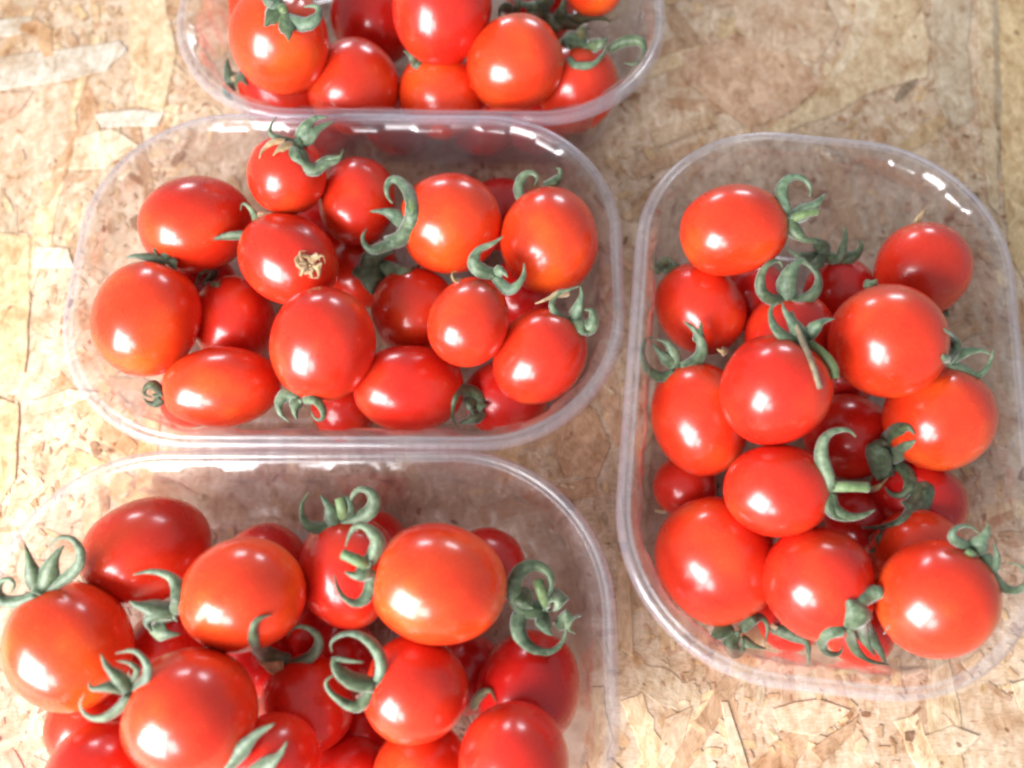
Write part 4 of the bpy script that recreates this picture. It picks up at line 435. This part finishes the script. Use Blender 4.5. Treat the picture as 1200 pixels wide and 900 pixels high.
["I1",[-100.9,-94.3,72.0],1.58,[[[[-100.2,-94.3,73.0],[-101.0,-93.1,73.9],[-101.7,-91.9,75.0],[-102.4,-90.7,76.1],[-103.3,-89.7,76.9],[-104.4,-88.8,77.4],[-105.5,-87.8,77.6],[-106.2,-86.7,77.8],[-106.7,-85.7,78.0],[-107.3,-84.6,78.2]],1.01,"g"],[[[-101.3,-93.5,72.3],[-102.3,-92.9,73.6],[-103.4,-92.4,74.8],[-104.6,-92.2,75.6],[-106.1,-92.5,75.9],[-107.9,-93.0,75.9],[-109.3,-93.2,75.7],[-109.9,-92.8,75.6],[-110.0,-92.1,75.7],[-110.2,-91.3,75.8]],0.9,"g"],[[[-100.1,-95.1,73.5],[-100.8,-96.6,73.4],[-101.7,-98.0,72.8],[-103.2,-99.3,72.6],[-105.1,-100.6,72.6],[-107.0,-101.2,72.7],[-109.0,-101.0,73.0],[-110.7,-100.3,73.3],[-111.9,-99.2,73.5],[-112.7,-97.8,73.9],[-112.8,-96.5,74.2],[-112.1,-95.4,74.5],[-111.3,-94.3,74.8]],0.9,"g"],[[[-100.0,-93.5,72.9],[-98.7,-92.6,73.7],[-97.4,-91.7,74.6],[-96.3,-90.7,75.6],[-95.7,-89.5,76.5],[-95.3,-88.2,77.3],[-95.5,-86.9,78.0],[-96.2,-85.8,78.4],[-97.3,-84.7,78.7],[-98.6,-84.0,78.8],[-100.1,-84.0,78.7],[-101.7,-84.3,78.5],[-103.3,-84.6,78.2]],0.9,"g"],[[[-100.9,-91.8,72.9],[-99.7,-90.7,74.4],[-98.5,-89.7,75.7],[-97.9,-88.8,76.8],[-98.1,-88.0,77.5],[-98.9,-87.3,77.9],[-99.9,-86.7,78.0],[-101.0,-86.5,77.9],[-102.1,-86.5,77.7],[-103.3,-86.5,77.5]],0.56,"g"]]],
["I5",[-68.1,-85.8,39.2],1.82,[[[[-67.2,-86.1,40.7],[-69.3,-85.8,40.9],[-71.4,-85.4,41.5],[-72.9,-84.6,43.5],[-73.3,-83.5,49.5],[-71.7,-82.5,60.4],[-71.6,-80.9,64.5],[-71.5,-79.3,66.9],[-71.2,-77.7,68.3],[-70.6,-76.2,69.1],[-69.6,-75.1,69.0],[-68.2,-74.5,68.2],[-66.6,-73.9,66.9]],1.3,"g"],[[[-66.6,-86.1,41.0],[-64.3,-85.4,41.2],[-62.1,-84.6,41.9],[-60.2,-83.2,43.0],[-58.9,-81.4,44.3],[-58.4,-79.8,45.3],[-59.2,-78.3,46.1],[-60.6,-77.1,46.5],[-62.2,-76.4,46.6],[-64.1,-76.1,46.6],[-65.6,-76.5,46.3],[-66.6,-77.6,45.8],[-67.5,-78.8,45.2]],1.17,"g"],[[[-68.8,-87.8,41.8],[-70.2,-87.8,41.6],[-71.5,-87.8,42.0],[-72.7,-87.6,42.8],[-74.0,-86.8,43.0],[-75.5,-85.7,43.0],[-77.0,-84.6,43.1]],1.17,"p"]]],
["I6",[-37.7,-92.0,62.0],1.65,[[[[-36.8,-91.8,63.1],[-35.9,-89.7,63.8],[-35.4,-87.4,64.9],[-36.0,-84.7,66.3],[-37.4,-82.1,67.6],[-39.4,-80.3,68.5],[-41.8,-79.1,69.1],[-44.2,-78.7,69.2],[-46.4,-79.0,69.0],[-48.4,-80.0,68.6],[-49.7,-81.2,68.1],[-49.8,-82.5,67.5],[-49.3,-83.9,66.9]],0.94,"g"],[[[-37.7,-91.8,62.5],[-39.6,-91.4,63.0],[-41.5,-90.9,63.6],[-43.3,-90.3,64.3],[-45.0,-89.5,65.0],[-46.5,-88.5,65.6],[-47.7,-87.3,66.2],[-48.3,-86.2,66.6],[-47.6,-86.0,66.5],[-45.9,-86.4,66.3],[-44.2,-86.5,66.2],[-42.4,-86.5,66.1],[-40.7,-86.5,66.0]],1.53,"g"],[[[-38.1,-92.9,62.2],[-38.9,-94.6,61.9],[-39.9,-96.2,61.7],[-41.0,-97.6,61.7],[-42.5,-98.4,61.8],[-44.6,-97.8,62.3],[-46.7,-96.6,62.8],[-48.5,-95.4,63.3],[-49.9,-94.0,63.7],[-50.8,-92.6,64.1],[-50.9,-91.4,64.5],[-49.9,-90.4,64.7],[-48.4,-89.6,64.9]],0.94,"g"]]],
["I7",[-74.2,-115.5,60.6],1.83,[[[[-77.4,-114.4,60.9],[-75.7,-112.9,62.6],[-74.0,-111.4,64.1],[-72.4,-109.9,65.3],[-70.8,-108.2,66.4],[-69.3,-106.5,67.1],[-67.8,-105.0,67.6],[-66.2,-103.8,67.8],[-64.6,-102.9,68.0],[-62.9,-102.0,68.1]],1.49,"g"],[[[-70.5,-115.3,62.3],[-68.9,-114.3,62.9],[-67.2,-113.3,63.6],[-65.6,-112.3,64.5],[-64.2,-111.4,65.3],[-62.9,-110.5,65.7],[-61.9,-109.7,65.9],[-61.0,-108.6,66.1],[-60.3,-107.4,66.4],[-59.5,-106.3,66.6]],1.37,"g"]]],
["J1",[-80.4,129.0,76.3],2.68,[[[[-80.2,128.6,76.7],[-80.4,129.0,77.8],[-80.6,129.5,78.8],[-81.0,130.4,79.4],[-81.6,131.8,79.6],[-82.2,133.1,79.9]],1.94,"g"],[[[-80.2,128.6,76.7],[-81.5,127.1,77.0],[-82.8,125.6,77.2],[-83.9,124.4,77.2],[-84.6,123.6,76.9],[-85.2,122.9,76.4],[-85.8,122.2,76.0]],1.79,"g"],[[[-79.7,127.9,76.4],[-79.0,125.3,76.3],[-78.4,122.8,76.2],[-78.0,120.8,75.9],[-77.7,119.5,75.4],[-77.6,118.5,74.9],[-77.5,117.5,74.3]],1.79,"g"],[[[-78.9,127.2,75.8],[-76.7,126.0,75.9],[-74.5,124.7,76.0],[-72.5,123.9,76.2],[-70.6,123.8,76.6],[-68.9,124.3,77.0],[-67.6,125.0,77.4],[-67.0,126.1,77.8],[-66.9,127.4,78.2],[-67.4,128.4,78.5],[-68.6,128.8,78.5],[-70.4,128.7,78.4],[-72.1,128.6,78.3]],1.49,"g"],[[[-80.8,129.1,77.0],[-82.3,129.5,77.9],[-83.8,129.9,78.8],[-85.0,130.6,79.4],[-85.7,131.7,79.7],[-86.0,132.9,80.0],[-86.3,134.2,80.3]],1.79,"g"],[[[-79.7,128.8,76.6],[-79.4,128.1,77.5],[-79.2,127.7,78.2],[-79.2,127.8,78.4],[-79.4,128.2,78.4],[-79.5,128.6,78.3]],1.64,"y"]]],
["J3",[-109.8,132.6,34.1],1.7,[[[[-110.1,132.6,34.1],[-110.8,133.1,35.5],[-111.7,133.9,36.6],[-112.4,135.1,37.5],[-112.7,136.9,38.0],[-112.8,138.8,38.5],[-112.8,140.8,39.1]],1.7,"g"],[[[-110.1,132.6,34.1],[-108.2,131.6,36.5],[-105.9,129.9,39.8],[-104.5,129.2,41.2],[-103.7,128.3,41.4],[-103.2,127.4,41.0],[-102.8,126.5,40.4]],1.36,"g"],[[[-110.8,131.9,33.8],[-111.5,130.1,34.4],[-112.3,128.5,34.7],[-112.7,127.2,34.6],[-112.3,126.3,34.3],[-111.4,125.6,33.8],[-110.5,124.9,33.4]],1.36,"g"],[[[-112.1,133.2,34.3],[-111.2,132.9,35.6],[-110.4,132.9,36.5],[-110.0,133.4,36.9],[-109.7,134.2,36.9],[-109.5,135.1,37.0]],0.85,"p"]]],
["J7",[-35.9,131.3,47.3],1.31,[[[[-34.8,129.6,48.3],[-36.0,130.6,48.7],[-37.2,131.4,49.4],[-38.3,132.1,50.1],[-39.3,132.8,50.3],[-40.3,133.5,50.3],[-41.2,134.2,50.4]],1.31,"g"],[[[-35.9,130.9,47.7],[-36.4,130.3,48.4],[-37.0,129.7,49.0],[-37.6,129.7,49.2],[-38.5,129.9,49.1],[-39.3,130.2,49.0]],1.31,"b"]]],
["J9",[28.5,140.7,45.7],2.32,[[[[21.3,134.0,46.9],[22.1,132.3,47.1],[22.9,130.8,47.1],[24.1,129.7,47.2],[26.1,129.4,47.3],[28.5,129.6,47.4],[30.6,130.0,47.8],[32.4,131.1,48.2],[34.0,132.7,48.6],[35.2,134.3,48.9],[35.7,135.7,49.2],[35.8,137.2,49.5],[35.9,138.7,49.9]],0.99,"g"],[[[28.5,142.0,46.2],[26.6,141.1,47.9],[24.8,140.5,49.3],[23.2,139.9,50.3],[21.6,139.2,50.8],[20.2,138.6,50.9],[19.5,138.1,50.5],[20.0,137.6,50.0],[21.1,136.9,49.5],[22.2,136.2,49.0]],1.82,"g"],[[[29.2,142.0,46.2],[30.9,140.2,48.4],[32.7,139.0,50.0],[34.2,138.6,50.8],[35.2,139.1,50.9],[35.9,139.8,50.7],[36.6,140.5,50.5]],1.66,"g"],[[[37.8,138.9,45.1],[39.7,139.3,46.7],[41.8,139.7,48.2],[44.2,139.7,49.4],[47.1,139.5,50.2],[49.2,138.7,50.5],[50.3,136.8,50.2],[50.5,134.7,49.5],[49.8,132.9,48.7],[48.3,131.3,47.9],[46.7,130.5,47.4],[44.9,130.8,47.3],[43.1,131.3,47.2]],1.16,"g"],[[[28.5,142.6,46.4],[27.4,142.0,49.0],[26.4,141.9,51.0],[26.1,142.3,52.1],[26.8,143.2,52.3],[28.1,144.0,52.2],[29.4,144.9,52.0]],1.33,"b"]]],
["J11",[14.0,166.6,36.2],2.8,[[[[14.0,165.8,36.1],[15.3,160.8,38.2],[16.6,156.6,39.6],[17.8,154.2,40.1],[18.8,154.3,39.9],[19.7,155.4,39.7],[20.6,156.5,39.5]],1.4,"b"],[[[0.0,166.6,36.2],[-1.5,164.4,39.4],[-3.0,162.9,41.8],[-4.1,162.0,42.8],[-4.7,161.0,42.3],[-4.9,159.7,41.2],[-5.1,158.5,40.2]],1.4,"g"],[[[1.4,164.0,35.2],[1.8,162.9,38.9],[2.3,162.5,41.7],[2.7,163.2,43.3],[3.2,164.9,43.7],[3.7,166.9,43.8],[4.1,168.8,43.8]],1.05,"g"],[[[17.8,160.7,34.1],[18.3,160.3,38.0],[18.9,160.7,41.0],[19.5,162.0,42.8],[20.1,163.9,43.4],[20.7,166.0,43.5],[21.3,168.1,43.6]],1.75,"g"],[[[14.0,166.0,36.3],[11.5,164.5,39.5],[9.1,163.6,42.1],[6.8,163.6,43.4],[4.6,164.4,43.5],[2.3,165.3,43.2],[0.0,166.2,42.9]],1.75,"g"],[[[15.7,165.3,35.7],[17.8,161.0,38.2],[19.8,157.6,39.9],[22.2,155.5,40.6],[25.1,155.0,40.2],[28.3,155.1,39.6],[31.5,155.2,39.0]],1.4,"b"],[[[13.9,167.1,37.5],[13.3,165.7,40.6],[12.7,164.8,43.2],[12.2,165.6,44.2],[11.6,167.5,44.1],[11.0,169.4,44.1]],2.27,"g"],[[[17.5,165.9,35.9],[19.8,163.2,37.8],[22.1,160.8,39.3],[24.7,159.0,40.4],[27.8,158.4,41.3],[31.2,158.5,41.7],[34.2,158.8,41.6],[36.3,158.7,41.1],[38.0,158.3,40.5],[39.8,157.8,39.9]],1.4,"b"],[[[14.0,166.2,36.6],[11.6,163.3,39.1],[9.4,160.9,41.1],[7.5,159.4,41.9],[6.2,158.7,41.5],[5.1,158.3,40.7],[4.1,157.8,39.9]],1.4,"b"]]],
["B3#scar",[-67.0,38.3,59.7],1.13,[[[[-66.9,37.3,59.7],[-66.8,36.8,59.5],[-66.8,36.2,59.4],[-66.6,35.7,59.2],[-66.3,35.0,59.0],[-65.9,34.4,58.8],[-65.8,34.1,58.7],[-66.1,34.1,58.7],[-66.8,34.4,58.7],[-67.5,34.6,58.8]],0.42,"p"],[[[-67.6,37.8,60.5],[-68.1,37.5,60.9],[-68.5,37.2,61.2],[-69.0,37.0,61.5],[-69.6,36.8,61.8],[-70.2,36.8,62.0],[-70.5,37.0,62.1],[-70.4,37.5,62.3],[-70.1,38.3,62.3],[-69.8,39.1,62.3]],0.57,"p"],[[[-66.9,37.3,59.7],[-66.8,37.0,59.7],[-66.7,36.6,59.7],[-66.8,36.3,59.8],[-67.5,36.0,60.0],[-68.4,35.6,60.3],[-69.1,35.6,60.6],[-69.3,36.0,60.8],[-69.4,36.6,61.0],[-69.4,37.2,61.1]],0.57,"p"],[[[-67.6,38.1,60.6],[-67.9,38.0,61.1],[-68.3,37.9,61.5],[-68.7,37.8,61.8],[-69.4,37.5,62.1],[-70.1,37.2,62.2],[-70.5,37.2,62.3],[-70.4,37.6,62.3],[-70.0,38.4,62.3],[-69.6,39.1,62.2]],0.42,"p"],[[[-66.9,37.3,59.7],[-66.7,37.0,59.6],[-66.5,36.7,59.6],[-66.6,36.4,59.6],[-67.1,36.0,59.7],[-67.8,35.5,59.8],[-68.4,35.3,59.9],[-68.7,35.5,60.1],[-68.8,36.1,60.3],[-68.9,36.6,60.5]],0.57,"p"],[[[-66.8,38.8,60.5],[-66.8,39.3,61.0],[-66.7,39.9,61.4],[-66.9,40.2,61.9],[-67.8,40.3,62.5],[-69.0,40.1,63.0],[-69.7,40.1,63.3],[-69.5,40.4,63.1],[-68.8,40.9,62.7],[-68.1,41.3,62.2]],0.42,"p"],[[[-66.1,38.0,59.6],[-65.4,37.8,59.7],[-64.6,37.7,59.8],[-64.1,37.3,59.7],[-63.7,36.4,59.5],[-63.6,35.2,59.1],[-63.8,34.3,58.8],[-64.3,34.0,58.6],[-65.2,34.1,58.6],[-66.1,34.1,58.6]],0.57,"p"],[[[-67.6,37.6,60.4],[-68.2,37.1,60.7],[-68.8,36.7,61.0],[-69.3,36.7,61.5],[-69.8,37.3,62.1],[-70.3,38.3,62.8],[-70.4,39.2,63.2],[-70.1,39.8,63.2],[-69.5,40.3,62.9],[-68.8,40.9,62.5]],0.42,"p"],[[[-66.6,38.8,60.4],[-66.5,39.2,60.7],[-66.4,39.6,61.0],[-66.2,40.0,61.2],[-65.8,40.6,61.2],[-65.2,41.1,61.2],[-64.6,41.2,61.2],[-64.3,40.8,61.1],[-64.0,40.1,60.8],[-63.8,39.4,60.5]],0.42,"p"],[[[-67.6,37.6,60.4],[-68.3,37.0,60.7],[-68.9,36.4,60.9],[-69.5,36.2,61.3],[-70.2,36.7,62.0],[-70.9,37.6,62.8],[-71.2,38.6,63.2],[-71.0,39.3,63.3],[-70.4,40.0,63.1],[-69.8,40.7,62.9]],0.42,"p"],[[[-66.1,38.0,59.6],[-65.6,37.8,59.7],[-65.2,37.6,59.7],[-64.6,37.5,59.8],[-64.0,38.0,60.0],[-63.3,38.6,60.3],[-62.9,38.8,60.4],[-63.0,38.5,60.2],[-63.2,37.7,59.9],[-63.5,37.0,59.6]],0.42,"p"],[[[-67.6,37.6,60.4],[-68.1,37.2,60.7],[-68.6,36.8,61.0],[-69.0,36.3,61.0],[-69.3,35.5,60.7],[-69.5,34.7,60.2],[-69.7,34.4,59.9],[-69.9,34.7,60.1],[-70.0,35.5,60.5],[-70.2,36.3,60.9]],0.42,"p"],[[[-66.6,38.8,60.4],[-66.3,39.2,60.6],[-66.0,39.7,60.8],[-65.7,40.1,60.9],[-65.4,40.8,61.1],[-65.0,41.5,61.3],[-64.6,41.8,61.4],[-64.3,41.3,61.2],[-63.9,40.5,60.9],[-63.5,39.7,60.6]],0.57,"p"],[[[-67.6,38.3,60.8],[-68.2,38.3,61.4],[-68.7,38.4,62.0],[-69.2,38.7,62.5],[-69.5,39.4,63.0],[-69.7,40.4,63.4],[-69.7,41.2,63.6],[-69.3,41.7,63.3],[-68.5,41.9,62.8],[-67.8,42.2,62.3]],0.42,"p"],[[[-66.4,38.7,60.1],[-65.9,39.3,60.3],[-65.5,40.0,60.6],[-64.9,40.5,60.9],[-64.1,40.9,61.1],[-63.1,41.3,61.2],[-62.4,41.2,61.2],[-62.0,40.6,61.0],[-61.9,39.6,60.6],[-61.8,38.6,60.2]],0.42,"p"]]]]
def tomato_mesh(p, q, seed, tip):
    nu, nv = 44, 30; V = []; F = []; off = Vector((seed*3.1, seed*1.7, seed*.9))
    egg = random.uniform(-.06, .06); lob = random.uniform(.004, .014); lobn = random.choice((3, 4, 5)); ph = random.uniform(0, 6)
    sqn = random.uniform(.92, 1.0)
    V.append((0, 0, 0))
    for i in range(1, nv):
        t = pi*i/nv
        for j in range(nu):
            f = 2*pi*j/nu
            st = sin(t)**sqn; rr = q*st*(1+egg*cos(t)); z = p*cos(t)
            z -= p*.13*math.exp(-(t/.26)**2); z += tip*p*math.exp(-((pi-t)/.16)**2)
            rr *= 1+lob*cos(lobn*f+ph)*sin(t)*(1+.8*cos(t))
            d = Vector((sin(t)*cos(f), sin(t)*sin(f), cos(t)))
            w = 1+.022*noise.noise(d*1.3+off)+.006*noise.noise(d*3.5+off)
            V.append((rr*cos(f)*w*MM, rr*sin(f)*w*MM, z*w*MM))
    V[0] = (0, 0, (p*.87)*MM); V.append((0, 0, -(1+tip)*p*MM))
    for j in range(nu): F.append((0, 1+j, 1+(j+1) % nu))
    for i in range(nv-2):
        for j in range(nu):
            a = 1+i*nu+j; b = 1+i*nu+(j+1) % nu; F.append((a, a+nu, b+nu, b))
    l = len(V)-1; b0 = 1+(nv-2)*nu
    for j in range(nu): F.append((l, b0+(j+1) % nu, b0+j))
    return V, F
TNAME = {1: 'tomatoes in the top tub', 2: 'tomatoes in the middle left tub', 3: 'tomatoes in the bottom left tub', 4: 'tomatoes in the right tub'}
tob = {}
for n, (tid, tub, P, ax, p, q, ripe, label) in enumerate(TOM):
    random.seed(n*17+3)
    V, F = tomato_mesh(p, q, n, .035 if tid in ('J8', 'A5') else random.choice((0, .008, .012)))
    o = mesh_obj('tomato', V, F, SKIN)
    R = Vector(ax).to_track_quat('Z', 'Y').to_matrix() @ Matrix.Rotation(random.uniform(0, 6.28), 3, 'Z')
    o.matrix_world = Matrix.Translation(Vector(P)*MM) @ R.to_4x4()
    deep = Vector((.56, .012, .009)); orange = Vector((.76, .060, .010))
    c = deep.lerp(orange, ripe); o.color = (*c, 1)
    tag(o, label, 'tomato', TNAME[tub]); tob[tid] = (o, o.matrix_world.copy(), Vector(P), Vector(ax), p, q)
# ------------------------------------------------------------------ calyxes
camv = Vector(CAM)
def ribbon(pts, w, kind, seed):
    """curled sepal: a leafy gutter swept along pts (mm). w = half width"""
    rnd = random.Random(seed); P = [Vector(p) for p in pts]
    Q = []
    for i in range(len(P)-1):
        Q.append(P[i]); Q.append((P[i]+P[i+1])/2)
    Q.append(P[-1]); P = Q
    for _ in range(2): P = [P[0]]+[(P[i-1]+P[i]*2+P[i+1])/4 for i in range(1, len(P)-1)]+[P[-1]]
    n = len(P); V = []; F = []; M = 10
    roll0 = rnd.uniform(-.6, .6); roll1 = roll0+rnd.uniform(-1., 1.)
    stem = kind in 'sy'
    view = (camv-P[0]).normalized()
    prevN = None
    for i in range(n):
        t = i/(n-1)
        T_ = (P[min(i+1, n-1)]-P[max(i-1, 0)]).normalized()
        Wd = T_.cross(view)
        if Wd.length < .1: Wd = prevN.copy() if prevN else Vector((1, 0, 0))
        Wd.normalize()
        if prevN and Wd.dot(prevN) < -.3: Wd = -Wd
        if prevN: Wd = (Wd+prevN).normalized()
        prevN = Wd
        ro = roll0+(roll1-roll0)*t
        Rm = Matrix.Rotation(ro, 3, T_); wd = Rm @ Wd; nn = T_.cross(wd).normalized()
        if stem: ww, th = w*(1-.12*t), w*.85
        else:
            ww = 1.72*w*(.72+.42*sin(pi*min(1, t*1.5+.12)))*max(.15, (1-.9*t**2.6)); th = w*.34*(1-.55*t)
        ww *= 1+rnd.uniform(-.05, .05)
        for k in range(M):
            a = 2*pi*k/M; u = cos(a)*ww; h = sin(a)*th
            if not stem: h += (abs(cos(a))**1.7)*ww*.6          # gutter
            V.append(tuple((P[i]+wd*u+nn*h)*MM))
    for i in range(n-1):
        for k in range(M):
            l = (k+1) % M; F.append((i*M+k, i*M+l, (i+1)*M+l, (i+1)*M+k))
    F.append([k for k in range(M)][::-1]); F.append([(n-1)*M+k for k in range(M)])
    return V, F
def world_child(name, V, F, mat, loc, parent, parent_mw):
    V = [(x-loc.x, y-loc.y, z-loc.z) for x, y, z in V]
    o = mesh_obj(name, V, F, mat); o.parent = parent; o.matrix_parent_inverse = parent_mw.inverted(); o.location = loc
    return o, Matrix.Translation(loc)
for n, (tid, hub, hs, strokes) in enumerate(CAL):
    scar = '#' in tid; t, mw, P, ax, p, q = tob[tid.split('#')[0]]; random.seed(n*5+1)
    H = Vector(hub); out = (H-P).normalized()
    V = []; F = []; nu = 14
    A = out.orthogonal().normalized(); B = out.cross(A)
    prof = [(0, .9), (.45, .85), (.55, .35), (.8, .1), (1.0, -.2), (.9, -.5)]
    for (rr, zz) in prof:
        for j in range(nu):
            f = 2*pi*j/nu; w = 1+(.22*cos(5*f+n) if rr > .6 else 0)
            V.append(tuple((H+(A*cos(f)+B*sin(f))*rr*hs*.72*w+out*zz*hs*.6)*MM))
    for i in range(len(prof)-1):
        for j in range(nu):
            k = (j+1) % nu; F.append((i*nu+j, (i+1)*nu+j, (i+1)*nu+k, i*nu+k))
    calyx, cmw = world_child('blossom_scar' if scar else 'calyx', V, F, PALE if scar else GREEN, H*MM, t, mw)
    for m, (pts, w, kind) in enumerate(strokes):
        V, F = ribbon(pts, w, kind, n*31+m)
        nm = 'dried_petal' if scar else 'stem' if kind in 'sy' else 'sepal'
        o, _ = world_child(nm, V, F, KIND[kind], Vector(pts[0])*MM, calyx, cmw)
        if kind == 'p' and not scar: o['label'] = 'dried pale curled sepal'
